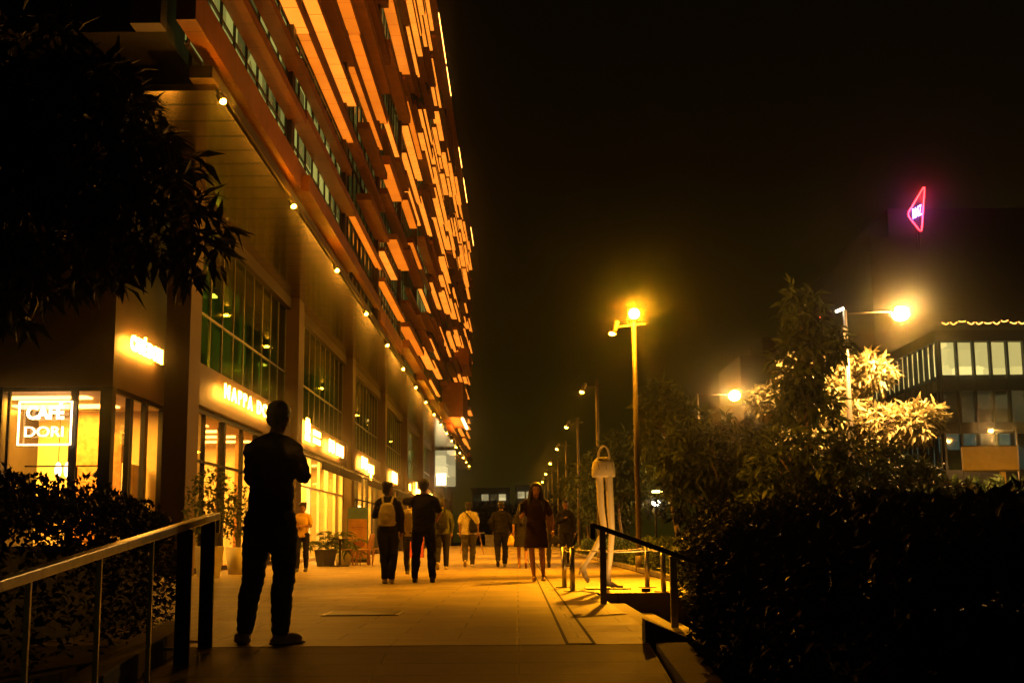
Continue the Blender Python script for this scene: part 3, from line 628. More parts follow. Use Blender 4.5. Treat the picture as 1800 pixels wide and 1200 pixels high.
for i in range(NB):
    if i % 3 != 2: bp(MB().box(-4.84, -4.80, Y0+BAY*i+.3, Y0+BAY*(i+1)-(.5, 3.2)[i % 2], ZT-.30, ZT-.25), 'roof_light_strip', 'led')
bp(MB().box(-5.5, -3.95, 92, 101, 9.6, 12.2), 'projecting_bay', 'orange_metal'); bp(MB().box(-5.5, -4.2, 110, 118, 16, 17.5), 'projecting_bay', 'orange_metal')
q = MB()
for k in range(7): q.ell((-4.0, 92.6+1.3*k, 9.52), .11, 8, 6)
bp(q, 'projecting_bay_lamps', 'bulb_soft')
light('projecting_bay_glow', 'AREA', (-4.7-O.x, 96.5-O.y, 8.9), 160, DEEP, B, rot=(R(180), 0, 0), size=(.8, 8))
bp(MB().box(-9.5, -5.3, YE-34, YE-33.8, 5.2, 8.3), 'lit_screen_wall', 'win_white'); bp(MB().box(-6.9, -6.1, YE-34.3, YE-34.2, 5.3, 6.3), 'light_sign', 'tube')

# ------------------------------------------------------------------ café at the left
K = thing('cafe', 'glazed corner café with a neon window sign beside the first column', 'café', (-9.6, 29, 0))
def kp(mb, name, m, parent=K, **k):
    mb.v = [(p[0]+9.6, p[1]-29, p[2]) for p in mb.v]; return mb.build(name, m, parent, **k)
YC, XC = 26.0, -8.45
kp(MB().box(-14, XC, YC, 30.4, 3.95, 8.3), 'fascia', 'sign_board')
kp(MB().box(-14, XC-.1, YC+.1, 30.4, 3.86, 3.94), 'ceiling', 'white_wall'); kp(MB().box(-14, XC-.1, 30.3, 30.4, 0, 3.86).box(-13.9, -13.8, YC, 30.3, 0, 3.86), 'wall', 'room_wall')
kp(MB().box(-14, XC-.05, YC+.05, 30.3, -.3, .015), 'floor', 'wood')
kp(MB().box(XC-.25, XC, YC, YC+.25, 0, 3.95).box(-11.2, -10.75, YC, YC+.3, 0, 3.95).box(-14, -11.2, YC-.02, YC+.3, 0, 8.3), 'corner_post', 'dark_metal')
fr = MB().box(-10.75, XC-.25, YC+.05, YC+.12, 3.86, 3.95).box(-10.75, XC-.25, YC+.05, YC+.12, 0, .1).box(-9.33, -9.19, YC+.04, YC+.14, .1, 3.86).box(-10.66, -10.60, YC+.05, YC+.12, .1, 3.86)
fo = kp(fr, 'front_window', 'dark_metal'); kp(MB().box(-10.75, XC-.25, YC+.08, YC+.09, .1, 3.86), 'pane', 'shop_glass', fo)
fr = MB().box(XC-.12, XC-.03, YC+.25, 30.3, 3.84, 3.95).box(XC-.12, XC-.03, YC+.25, 30.3, 0, .1)
for yy in (27.35, 27.5, 28.5, 28.62, 29.9): fr.box(XC-.13, XC-.02, yy-.05, yy+.05, .1, 3.84)
fo = kp(fr, 'side_window', 'dark_metal'); kp(MB().box(XC-.08, XC-.07, YC+.25, 30.3, .1, 3.84), 'pane', 'shop_glass', fo)
kp(MB().box(-12.6, -9.3, 26.9, 27.3, 3.82, 3.85).box(-12.6, -9.3, 28.6, 29.2, 3.82, 3.85), 'ceiling_panel', 'ceil_glow')
kp(MB().box(-10.4, -9.8, 29.6, 29.9, .02, 3.8).box(-9.35, -9.1, 28.8, 29.2, 1.1, 3.2), 'partition', 'wood')
tk = kp(MB().bar((-10.6, 27.0, 2.35), (-8.8, 27.0, 2.35), .03, .03).tube([(-8.95, 27, 2.33), (-9.1, 27, 2.12)], [.04, .06]).tube([(-9.5, 27, 2.33), (-9.5, 27, 2.05)], [.045, .045]), 'track_light', 'dark_metal')
text('neon_sign', 'CAFÉ', 'tube', None, (0, 0, 0), .01)  # replaced below
bpy.data.objects.remove(bpy.data.objects['neon_sign'])
light('cafe_glow', 'AREA', (-10.8+9.6, 28-29, 3.75), 1500, WARM, K, size=(3, 2.5))
ns = thing('neon_sign', 'glowing neon sign CAFÉ DORI in a rectangular frame in the café window', 'sign', (-10.37, YC-.05, 0))
text('upper_word', 'CAFÉ', 'tube', ns, (.17, -.02, 3.27), .27, rot='front', width=.78, bold=.012)
text('lower_word', 'DORI', 'tube', ns, (.15, -.02, 2.90), .22, rot='front', width=.80, bold=0)
MB().box(0, 1.12, -.03, 0, 2.72, 2.75).box(0, 1.12, -.03, 0, 3.61, 3.64).box(0, .03, -.03, 0, 2.75, 3.61).box(1.09, 1.12, -.03, 0, 2.75, 3.61).build('frame', 'tube', ns)
_t = text('lettering', 'CAFÉ DORI', 'letters', None, (XC+.16, 26.85, 4.84), .31, width=2.4, bold=.02)
_s = thing('cafe_sign', 'blazing white letter sign on the café fascia left of the first column', 'sign', (XC+.16, 26.6, 4.84), 0, 'glowing shop signs'); _t.parent = _s; _t.location = (0, 0, 0)
pl = thing('pendant_lamp', 'pair of round glowing pendant lamps below the café neon sign', 'lamp', (-9.85, 27.2, 0))
MB().ell((-.1, 0, 2.28), (.07, .1, .17), 12, 8).build('bulb', 'tube', pl, smooth=True); MB().ell((.1, 0, 2.28), (.07, .1, .17), 12, 8).build('bulb', 'tube', pl, smooth=True); MB().tube([(-.1, 0, 2.4), (-.1, 0, 3.82)], .008, 6).tube([(.1, 0, 2.4), (.1, 0, 3.82)], .008, 6).build('cord', 'black', pl)

# ------------------------------------------------------------------ buildings in the distance
G = thing('glass_office', 'glass office block with a brightly lit top floor at the right', 'building', (30.6, 90, 0))
GX, GY = 0, 0
MB().box(0.25, 40, .25, 60, 0, 15.1).build('wall', 'dark_panel', G)
MB().box(-.2, 40, -.2, 60, 14.6, 15.4).build('roof', 'dark_metal', G)
for j, (z0, z1, mm) in enumerate(((12.2, 14.55, 'win_far'), (8.7, 11.0, 'win_far_dim'), (5.3, 7.9, 'win_teal'), (2.0, 4.5, 'win_teal'))):
    if j: MB().box(-.1, 40, -.1, 60, z1+.02, z1+(14.55-12.2)*.35).build('spandrel', 'dark_metal', G)
    for k in range(9):
        o = MB().box(.2+k*1.22, 1.22+k*1.22, .12, .2, z0, z1).build('window', mm, G)
    for k in range(22):
        o = MB().box(.12, .2, .3+k*1.25, 1.3+k*1.25, z0, z1).build('window', mm if j != 1 else 'win_dark', G)
mu = MB()
for k in range(10): mu.box(.12+k*1.22-.07, .12+k*1.22+.09, -.14, .24, 1, 14.6)
for k in range(24): mu.box(-.14, .24, .2+k*1.25-.1, .2+k*1.25+.06, 1, 14.6)
mu.build('mullions', 'dark_metal', G)
# wavy rope of roof lights
RL = thing('rope_light', 'wavy rope of lights along the roof of the glass office', 'string light', (30.6, 90, 0))
for k in range(13):
    xk = .4+k*.62; h0 = 16.0+(.14 if k in (2, 7) else 0); pk = [(xk+.5*u/6, -.1, h0-.12*math.sin(math.pi*u/6)+.03*math.sin(k*2.3+u)) for u in range(7)]
    MB().tube(pk, .024, 6).build('light_string', 'led', RL)
MB().tube([(.3, -.1, 16.02), (9, -.1, 16.02)], .008, 5).tube([(.4, -.1, 15.4), (.4, -.1, 16.02)], .02, 5).tube([(4.5, -.1, 15.4), (4.5, -.1, 16.02)], .02, 5).build('wire', 'dark_metal', RL)
T = thing('dark_tower', 'unlit dark tower carrying a triangular neon sign at its top', 'building', (43.5, 150, 0))
MB().box(0, 60, 0, 30, 0, 37).build('wall', 'black', T); MB().box(3, 50, 2, 26, 37, 41).build('plant_room', 'black', T)
# neon sign: red rounded triangle with white letters
N_ = thing('rooftop_neon_sign', 'red triangular neon sign with white letters RMZ on top of the dark tower', 'sign', (49.3, 149.6, 37.3))
def rounded(pts, r, n=6):
    out = []
    for i in range(len(pts)):
        p0, p, p1 = Vector(pts[i-1]), Vector(pts[i]), Vector(pts[(i+1) % len(pts)])
        a = p+(p0-p).normalized()*r; b = p+(p1-p).normalized()*r
        for k in range(n+1): t = k/n; out.append(a*(1-t)**2+p*2*t*(1-t)+b*t*t)
    return out
tri = rounded([(1.25, 0, 6.0), (.5, 0, 0), (-1.15, 0, 2.3)], .6)
tri = [(p[0], 0, p[2]) for p in tri]; tri.append(tri[0]); MB().tube(tri, .085, 8).build('outline', 'red_neon', N_, smooth=True)
tz = text('lettering', 'RMZ', 'violet_neon', N_, (-.5, -.1, 1.7), 1.35, rot='front', width=1.15, bold=.02)
for v in tz.data.vertices: v.co.y += v.co.x*.5
MB().tube([(.3, .3, -2), (.3, .3, 2.2)], .1, 8).tube([(.0, .3, -2), (.0, .3, 1.2)], .1, 8).build('support', 'black', N_)
light('violet_glow', 'POINT', (0, -.8, 2.4), 160, (.35, .1, 1), N_, size=.3); light('red_glow', 'POINT', (.4, -.8, 4.2), 260, (1, .03, .03), N_, size=.3)
D = thing('small_dark_block', 'small dark building behind the trees right of the middle road lamp', 'building', (23.5, 130, 0))
MB().box(0, 11, 0, 14, 0, 19.5).box(2.6, 8, 1, 8, 19.5, 21.6).build('wall', 'black', D); MB().tube([(9, 1, 19), (9, 1, 23.6)], .06, 6).build('mast', 'black', D); MB().ell((9, 1, 23.7), .22, 8, 6).build('beacon', 'red_lamp', D)
P_ = thing('plastered_building', 'plain pale walled building below the middle road lamp', 'building', (16.4, 100, 0))
MB().box(0, 1.8, 0, 6, 0, 10.9).box(-.4, 0, .5, 6, 0, 9.4).build('wall', 'concrete', P_); MB().box(-.1, 1.9, -.1, 6, 10.9, 11.1).build('parapet', 'concrete', P_)
for (nm, lab, x0, x1, h, rows) in (('far_building', 'low pale building with lit rooms at the end of the promenade, left half', -8.0, -1.4, 9.2, 3), ('far_building', 'low pale building with lit rooms at the end of the promenade, right half', -.2, 4.4, 9.6, 3)):
    F = thing(nm, lab, 'building', (x0, 220, 0), 0, 'pale far buildings')
    MB().box(0, x1-x0, .2, 20, 0, h).build('wall', 'concrete', F); MB().box(-.2, x1-x0+.2, 0, 20, h, h+.35).build('roof', 'concrete', F)
    for r_ in range(rows):
        for k in range(int((x1-x0)/1.5)):
            if random.random() < .85: MB().box(.3+k*1.5, 1.5+k*1.5, .08, .16, h-1.9-2.6*r_, h-.8-2.6*r_).build('window', 'win_white' if random.random() < (.75 if r_ == 0 else .4) else 'win_far_dim', F)
# billboard
bb = thing('billboard', 'blank pinkish billboard on a post at the right', 'billboard', (22.6, 60, -.1))
MB().box(-1.35, 1.3, -.08, .08, 3.85, 5.0).build('panel', 'pot_pale', bb, bevel=.02); MB().box(-1.4, 1.35, -.1, -.083, 3.8, 3.87).box(-1.4, 1.35, -.1, -.083, 4.98, 5.05).build('frame', 'steel_dull', bb)
MB().box(.42, .66, -.1, .1, 0, 3.84).build('post', 'pot_pale', bb)
light('billboard_light', 'SPOT', (0, -3, 1.5), 400, AMBER, bb, size=.1, spot=60, target=(0, 0, 4.3))

# ------------------------------------------------------------------ handbag statue with rope posts
ST = thing('handbag_statue', 'cream statue of a handbag striding on two long legs in high boots', 'statue', (1.28, 18.6, 0))
bag = MB().rings([(0, 0, 1.62, .165, .09), (0, 0, 1.64, .175, .1), (0, 0, 1.74, .175, .1), (0, 0, 1.84, .155, .085), (0, 0, 1.90, .11, .05), (0, 0, 1.915, .07, .03)], 20)
b_ = bag.build('bag', 'cream', ST, smooth=True)
for dx, dy in ((-.0, -.045), (.02, .045)):
    hp = [(dx+.085*math.cos(a), dy, 1.88+.20*math.sin(a)) for a in [math.pi*k/12 for k in range(13)]]; MB().tube(hp, .011, 8).build('handle', 'cream', ST, smooth=True)
q = MB()
for a in (-.09, .02, .11): q.bar((a, -.095, 1.84), (a+.025, -.103, 1.72), .012, .01)
q.build('pleat', 'pot_pale', ST)
def leg(name, pts, rad, shoe):
    m_ = MB().limb(pts, rad, 14)
    for s_ in shoe: m_.ell(s_[0], s_[1], 12, 8, Matrix.Rotation(s_[2], 3, 'Y'))
    o = m_.build(name, 'cream', ST); remesh(o, .011, 3); return o
leg('front_leg', [(.075, -.03, 1.64), (.09, -.03, 1.15), (.105, -.03, .80), (.07, -.03, .45), (.03, -.03, .16)], [.058, .056, .046, .045, .034],
    [((.04, -.03, .12), (.045, .045, .09), 0), ((.10, -.03, .055), (.09, .045, .04), .35), ((.19, -.03, .03), (.075, .042, .028), 0), ((0, -.03, .06), (.016, .016, .07), 0)])
leg('rear_leg', [(-.06, .04, 1.64), (-.045, .04, 1.2), (.0, .04, .84), (-.14, .04, .58), (-.29, .04, .36)], [.058, .052, .046, .044, .032],
    [((-.32, .04, .32), (.05, .045, .085), .5), ((-.30, .04, .22), (.045, .042, .10), -.25), ((-.265, .04, .13), (.035, .036, .05), -.5), ((-.37, .04, .25), (.02, .02, .06), .3)])
MB().box(-.3, .35, -.25, .25, .001, .02).build('base_plate', 'steel_dull', ST)
sp_ = thing('added_statue_light', 'added light brightening the front of the handbag statue', 'added light', (1.75, 17.45, 0))  # added light with a made-up housing, brightens the statue's front
MB().tube([(0, 0, .001), (0, 0, .05)], .06, 14).build('housing', 'dark_metal', sp_); light('light', 'SPOT', (0, .02, .08), 95, (1, .44, .07), sp_, size=.03, spot=95, blend=.8, target=(-.45, 1.1, 1.2))
pp = [(.70, 19.2), (.76, 17.75), (1.93, 19.0), (2.0, 17.5)]
plab = ['rope post at the far left of the statue enclosure', 'rope post at the near left of the statue enclosure', 'rope post at the far right of the statue enclosure', 'rope post at the near right of the statue enclosure']
for (x_, y_), lab in zip(pp, plab):
    t = thing('rope_post', lab, 'post', (x_, y_, 0), 0, 'steel rope posts round the statue')
    MB().tube([(0, 0, .012), (0, 0, .60)], .036, 14).ell((0, 0, .6), (.036, .036, .012)).build('pole', 'steel', t, smooth=True); MB().tube([(0, 0, .001), (0, 0, .014)], .13, 20).build('base', 'steel_dull', t)
for a, b, lab in ((0, 1, 'short rope between the two left posts of the enclosure'), (0, 2, 'rope across the back of the statue enclosure'), (1, 3, 'rope across the front of the statue enclosure'), (2, 3, 'short rope between the two right posts of the enclosure')):
    A_ = Vector((*pp[a], .575)); B_ = Vector((*pp[b], .575))
    q = MB().tube([A_.lerp(B_, k/10)-Vector((0, 0, .035*math.sin(math.pi*k/10))) for k in range(11)], .008, 6)
    tag(q.build('rope', 'cream', smooth=True), lab, 'rope', 'ropes of the statue enclosure')

mat('standee_blue', (.10, .20, .22), .4); mat('red_board', (.35, .04, .02), .5)
# ------------------------------------------------------------------ terrace furniture and planters
def bush(parent, z, r, n, size, m, h=.6, stems=4):
    C, d = crown_pts([(0, 0, z+h*.6, r, r, h*.6)], n, 3, .2); P = np.repeat(C, 4, 0)
    leaves('foliage', P, np.repeat(d, 4, 0)*.5+rng.normal(0, .6, P.shape), size, m, parent, aspect=.5, droop=.1)
    t_ = MB()
    for k in range(stems): a = k*6.28/stems; t_.tube([(.02*math.cos(a), .02*math.sin(a), z-.15), (.08*math.cos(a), .08*math.sin(a), z+h*.35), (r*.5*math.cos(a), r*.5*math.sin(a), z+h*.9)], [.014, .01, .004], 6)
    t_.build('stem', 'bark', parent)
t = thing('planter', 'tall tapering metal planter with a small leafy tree by the handrail', 'planter', (-6.35, 26.1, 0), 0, 'planters outside the shops')
MB().rings([(0, 0, 0, .23, .23), (0, 0, .02, .24, .24), (0, 0, .62, .31, .31), (0, 0, .63, .29, .29)], 4).build('pot', 'pot_pale', t, bevel=.012); bush(t, .7, .55, 260, .10, 'leaf_mid', 1.3)
t = thing('planter', 'pale tapering planter with a thin shrub behind the standing man', 'planter', (-6.25, 28.3, 0), 0, 'planters outside the shops')
MB().rings([(0, 0, 0, .2, .2), (0, 0, .58, .27, .27), (0, 0, .59, .25, .25)], 18).build('pot', 'white_wall', t, smooth=True); bush(t, .65, .45, 200, .09, 'leaf_mid', 1.1)
def palm(parent, z, n, L, m):
    P = []; Dn = []
    t_ = MB()
    for k in range(n):
        a = k*2.4; el = random.uniform(.5, 1.2)
        pr = Vector((0, 0, z)); dv = Vector((math.cos(a)*math.cos(el), math.sin(a)*math.cos(el), math.sin(el))); pth = [pr.copy()]
        for s_ in range(10):
            pr = pr+dv*L/10; dv.z -= .17; dv.normalize(); pth.append(pr.copy())
            side = dv.cross(Vector((0, 0, 1)))
            for q in (-1, 1):
                P += [tuple(pr)]*2; Dn += [tuple(side*q+dv*.6)]*2
        t_.tube(pth, [.008]*11, 5)
    t_.build('frond_stem', 'leaf_mid', parent); leaves('frond', np.array(P), np.array(Dn), L*.32, m, parent, aspect=.14, droop=.25, jitter=.15)
t = thing('planter', 'squat black square planter with arching palm fronds', 'planter', (-5.45, 36.0, 0), 0, 'planters outside the shops')
MB().rings([(0, 0, 0, .24, .24), (0, 0, .46, .33, .33), (0, 0, .47, .31, .31)], 4).build('pot', 'pot_dark', t, bevel=.012); palm(t, .5, 9, .9, 'leaf_mid')
t = thing('planter', 'round pale pot with palm fronds behind the small café table', 'planter', (-5.2, 37.8, 0), 0, 'planters outside the shops')
MB().rings([(0, 0, 0, .2, .2), (0, 0, .4, .28, .28), (0, 0, .41, .26, .26)], 18).build('pot', 'pot_pale', t, smooth=True); palm(t, .42, 8, .8, 'leaf_low')
def cafe_chair(label, x_, y_, rz):
    t = thing('cafe_chair', label, 'chair', (x_, y_, 0), rz, 'wooden chairs of the pavement café')
    MB().ell((0, 0, .455), (.21, .2, .022), 16, 6).build('seat', 'wood', t, smooth=True)
    for sx in (-1, 1): MB().tube([(sx*.15, .15, .45), (sx*.19, .21, 0)], [.016, .012], 8).build('leg', 'wood', t)
    bk = [(.17, -.17, 0), (.16, -.16, .45), (.17, -.21, .72), (.11, -.24, .86), (0, -.25, .90), (-.11, -.24, .86), (-.17, -.21, .72), (-.16, -.16, .45), (-.17, -.17, 0)]
    MB().tube(bk, .014, 8).build('back_frame', 'wood', t, smooth=True)
    b2 = MB()
    for xx in (-.07, 0, .07): b2.tube([(xx, -.17, .46), (xx, -.235, .86)], .008, 6)
    b2.bar((-.17, -.17, .2), (.17, -.17, .2), .015, .015).bar((-.17, .18, .2), (.17, .18, .2), .015, .015)
    b2.build('spindle', 'wood', t)
cafe_chair('wooden café chair left of the small table, seen from the side', -4.95, 36.6, -1.4)
cafe_chair('wooden café chair in the middle of the group, in front of the advertising stand', -4.55, 37.4, 1.9)
cafe_chair('wooden café chair with its back to the promenade, nearest the standee', -4.38, 36.4, 1.35)
cafe_chair('rearmost wooden café chair close to the man with the pale backpack', -4.25, 39.0, 1.6)
t = thing('cafe_table', 'small high pedestal table among the café chairs', 'table', (-5.0, 35.7, 0))
MB().tube([(0, 0, .74), (0, 0, .765)], .3, 24).build('table_top', 'dark_metal', t); MB().tube([(0, 0, .02), (0, 0, .74)], .03, 10).build('pedestal', 'dark_metal', t); MB().bar((-.26, 0, .015), (.26, 0, .015), .06, .03).bar((0, -.26, .015), (0, .26, .015), .06, .028).build('base', 'dark_metal', t)
t = thing('cafe_table', 'low wooden table between the café chairs', 'table', (-4.75, 38.2, 0))
MB().box(-.3, .3, -.3, .3, .68, .71).build('table_top', 'wood', t, bevel=.006)
for sx in (-1, 1):
    for sy in (-1, 1): MB().box(sx*.26-.02, sx*.26+.02, sy*.26-.02, sy*.26+.02, 0, .68).build('leg', 'wood', t)
# shelves with goods in the shops
for nm_, lab_, x_, y_, L_ in (('display_shelf', 'tall shelf of goods behind the shop window left of the standing man', -10.9, 34.5, 5.0), ('display_shelf', 'shelf of goods in the shop right of the standing man', -10.9, 46.5, 6.0), ('display_shelf', 'shelf of goods in the shop behind the advertising stand', -10.9, 60, 6.0)):
    t = thing(nm_, lab_, 'shelf', (x_, y_, 0), 0, 'shelves inside the shops')
    q = MB()
    for z_ in (.1, .6, 1.1, 1.6, 2.1, 2.6): q.box(-.25, .25, -L_/2, L_/2, z_, z_+.03)
    for y2 in (-L_/2, -L_/6, L_/6, L_/2): q.box(-.25, .25, y2-.02, y2+.02, 0, 2.65)
    q.build('frame', 'wood', t)
    for mm_ in ('standee_blue', 'red_board', 'cream', 'dark_metal'):
        q = MB()
        for k in range(16):
            z_ = random.choice((.13, .63, 1.13, 1.63, 2.13)); y2 = random.uniform(-L_/2+.2, L_/2-.2); q.box(-.15, .2, y2, y2+random.uniform(.08, .25), z_, z_+random.uniform(.15, .38))
        q.build('goods', mm_, t)['kind'] = 'stuff'
# standee
mat('standee_yellow', (.45, .24, .05), .4); mat('standee_blue', (.10, .20, .22), .4); mat('standee_brown', (.22, .08, .03), .4)
t = thing('advertising_stand', 'upright advertising stand with a blue top beside the café chairs', 'sign', (-5.3, 42.0, 0))
poly = [(-.34, .1), (.34, .1)]+[(.34-.08+.08*math.cos(a), 1.72+.08*math.sin(a)) for a in (0, .8, 1.57)]+[(-.34+.08+.08*math.cos(a), 1.72+.08*math.sin(a)) for a in (1.57, 2.4, 3.14)]
MB().prism(poly, 'y', -.04, .04).build('panel', 'standee_blue', t); MB().box(-.31, .31, -.052, -.041, .14, 1.42).build('poster', 'standee_yellow', t)
MB().ell((0, -.053, .62), (.26, .006, .16), 16, 8).build('picture', 'standee_brown', t); MB().box(-.2, .2, -.056, -.0525, 1.12, 1.15).box(-.15, .15, -.056, -.0525, 1.06, 1.08).build('printed_line', 'standee_brown', t); MB().box(-.4, .4, -.2, .2, 0, .1).build('base', 'dark_metal', t, bevel=.01)
t = thing('a_board', 'red folding notice board standing by the far shopfront', 'sign', (-4.2, 52, 0))
mat('red_board', (.35, .04, .02), .5)
MB().hexa([(-.35, -.35, 0), (.35, -.35, 0), (.35, -.31, 0), (-.35, -.31, 0), (-.35, -.03, 1.15), (.35, -.03, 1.15), (.35, .01, 1.15), (-.35, .01, 1.15)]).build('front_panel', 'red_board', t)
MB().hexa([(-.35, .31, 0), (.35, .31, 0), (.35, .35, 0), (-.35, .35, 0), (-.35, .02, 1.15), (.35, .02, 1.15), (.35, .06, 1.15), (-.35, .06, 1.15)]).build('rear_panel', 'wood', t)
for i, (x_, y_, lab) in enumerate(((-1.9, 60, 'small high table far down the promenade, left of the man in the black jacket'), (-2.8, 66, 'small high table farther down, beside the man with the sling bag'))):
    t = thing('bar_table', lab, 'table', (x_, y_, 0), 0, 'high tables down the promenade')
    MB().tube([(0, 0, 1.0), (0, 0, 1.03)], .35, 18).build('table_top', 'pot_pale', t)
    for a in (0, 2.1, 4.2): MB().tube([(.08*math.cos(a), .08*math.sin(a), 1.0), (.3*math.cos(a), .3*math.sin(a), 0)], .02, 6).build('leg', 'wood', t)
w = MB().box(-3.0, 2.2, 118, 118.4, 0, 1.0).box(-3.05, 2.25, 117.9, 118.5, 1.0, 1.1); tag(w.build('end_wall', 'concrete'), 'low wall across the far end of the promenade', 'wall')

# ------------------------------------------------------------------ people
mat('skin', (.26, .13, .075), .55, var=.06); mat('skin_dark', (.14, .07, .04), .55, var=.06)
mat('hair', (.012, .009, .008), .5, var=.3, scale=80, bump=.4)
def cloth(name, col, rough=.85): mat(name, col, rough, var=.18, scale=7, bump=.9, spec=.15, det=2)
mat('red_board', (.35, .04, .02), .5); cloth('cloth_black', (.011, .010, .012)); cloth('cloth_cargo', (.10, .11, .07)); cloth('cloth_jeans', (.03, .033, .045)); cloth('cloth_navy', (.016, .016, .024))
cloth('cloth_pale', (.46, .40, .26)); cloth('cloth_green', (.05, .055, .03)); cloth('cloth_maroon', (.02, .008, .007)); cloth('cloth_cream', (.55, .50, .42)); cloth('cloth_yellow', (.55, .36, .10)); cloth('cloth_grey', (.05, .045, .04))
mat('shoe_pale', (.45, .36, .25), .6); mat('shoe_dark', (.03, .025, .02), .6)
def V(*a): return Vector(a)
def person(label, x_, y_, face, H=1.72, z=0, top='cloth_black', bottom='cloth_jeans', shoes='shoe_dark', skin='skin', hair='short', sleeves='long', pose=None, skirt=False, build_=1.0, vox=.010, head_tilt=0., head_turn=0., bag=None, hem=.0, loose=.0, baggy=None, face_feat=False):
    baggy = loose if baggy is None else baggy
    k = H/1.75; p = dict(
        hipL=V(-.09, 0, .92), hipR=V(.09, 0, .92), kneeL=V(-.10, .02, .50), kneeR=V(.10, .02, .50), ankL=V(-.10, -.02, .09), ankR=V(.10, -.02, .09),
        shL=V(-.165*build_, 0, 1.365), shR=V(.165*build_, 0, 1.365), elL=V(-.235*build_, -.03, 1.14), elR=V(.235*build_, -.03, 1.14), haL=V(-.235, .04, .88), haR=V(.235, .04, .88), neck=V(0, -.005, 1.47), head=V(0, .02, 1.605), footL=0., footR=0., toeL=0., toeR=0.)
    if pose: p.update(pose)
    root = thing('person', label, 'person', (x_, y_, z), face)
    b = build_
    def hand(mb, el, ha, side):
        d = (ha-el).normalized(); c = ha+d*.045
        fw = V(0, 1, 0)-d*d.y; fw = fw.normalized() if fw.length > .1 else V(0, 0, 1)
        mb.limb([ha, c], [.026, .034], 10)
        s_ = d.cross(fw)
        for q, ln in enumerate((.062, .07, .066, .052)):
            o = c+fw*(.024-.016*q)+d*.025; cu = s_*(-side)*.25
            mb.limb([o, o+(d+cu*.4).normalized()*ln*.5, o+(d+cu*.4).normalized()*ln*.5+(d+cu*2).normalized()*ln*.5], [.0095, .009, .0078], 6)
        mb.limb([ha+fw*.022+d*.02, ha+fw*.055+d*.045, ha+fw*.062+d*.075], [.012, .011, .009], 6)
    m_ = MB()
    m_.rings([(0, 0, .84, .06, .05), (0, 0, .90, .15*b, .10), (0, 0, 1.02, .135*b, .09), (0, 0, 1.15, .14*b, .095), (0, 0, 1.32, .165*b, .105), (0, -.005, 1.42, .15*b, .08), (0, -.005, 1.47, .06, .055)], 18)
    m_.limb([p['neck']-V(0, 0, .04), p['neck'], p['head']-V(0, 0, .06)], [.062, .054, .052])
    hr_ = Matrix.Rotation(head_turn, 3, 'Z') @ Matrix.Rotation(-head_tilt, 3, 'X'); hd = p['head']
    def hp(v): return hd+hr_ @ V(*v)
    m_.ell(hp((0, 0, .02)), (.077, .095, .105), 18, 14, hr_); m_.ell(hp((0, .028, -.055)), (.055, .062, .06), 14, 10, hr_)
    m_.ell(hp((0, .095, -.012)), (.013, .02, .026), 8, 6, hr_); m_.ell(hp((0, .082, -.055)), (.026, .012, .012), 8, 6, hr_)
    for s_ in (-1, 1): m_.ell(hp((s_*.079, -.005, .0)), (.01, .02, .03), 8, 6, hr_); m_.ell(hp((s_*.03, .083, .028)), (.022, .01, .008), 8, 6, hr_)
    for s, e_, h_ in (('shL', 'elL', 'haL'), ('shR', 'elR', 'haR')):
        m_.limb([p[s], p[e_], p[h_]], [.052, .037, .024]); hand(m_, p[e_], p[h_], -1 if s == 'shL' else 1)
    for h_, kn, an in (('hipL', 'kneeL', 'ankL'), ('hipR', 'kneeR', 'ankR')):
        cf = p[kn].lerp(p[an], .35)+V(0, -.02, 0); m_.limb([p[h_], p[kn], cf, p[an]], [.085, .052, .05, .033])
    def shoe(mb, an, pitch, yaw, r=1.):
        ro = Matrix.Rotation(yaw, 3, 'Z') @ Matrix.Rotation(pitch, 3, 'X')
        mb.ell(an+ro @ V(0, 0, -.015), (.045*r, .052*r, .055*r), 12, 8, ro); mb.ell(an+ro @ V(0, .075, -.045), (.045*r, .10*r, .038*r), 14, 8, ro); mb.ell(an+ro @ V(0, -.02, -.055), (.04*r, .055*r, .03*r), 12, 8, ro)
        mb.ell(an+ro @ V(0, .06, -.073), (.048*r, .145*r, .016*r), 16, 6, ro)
    if shoes == 'sandal':
        for an, pi_, ya in (('ankL', 'footL', 'toeL'), ('ankR', 'footR', 'toeR')): shoe(m_, p[an], p[pi_], p[ya], .85)
    m_.v = [(q[0]*k, q[1]*k, q[2]*k) for q in m_.v]
    o = m_.build('body', skin, root); remesh(o, vox, 2)
    def part(mb, nm, mm, vx=None, sm=3, par=root):
        mb.v = [(q[0]*k, q[1]*k, q[2]*k) for q in mb.v]; o = mb.build(nm, mm, par)
        if vx:
            remesh(o, vx, sm)
            if mm.startswith('cloth') and nm != 'pack':
                me = o.data; nv = len(me.vertices); co_ = np.empty(nv*3, np.float32); me.vertices.foreach_get('co', co_); co_ = co_.reshape(-1, 3)
                nn = np.empty(nv*3, np.float32); me.vertices.foreach_get('normal', nn); nn = nn.reshape(-1, 3)
                f_ = lumpy(co_*np.array([1, 1, 1.5]), 1, 9, len(label)+len(nm))+.6*lumpy(co_*np.array([.6, .6, 2]), 1, 22, len(label))
                me.vertices.foreach_set('co', (co_+nn*(f_*.0075)[:, None]).astype(np.float32).ravel()); me.update()
        return o
    if shoes != 'sandal':
        for an, pi_, ya in (('ankL', 'footL', 'toeL'), ('ankR', 'footR', 'toeR')):
            q = MB(); shoe(q, p[an], p[pi_], p[ya], 1.08); part(q, 'shoe', shoes, vox*.9, 1)
    # upper garment
    q = MB(); L0 = .86-hem
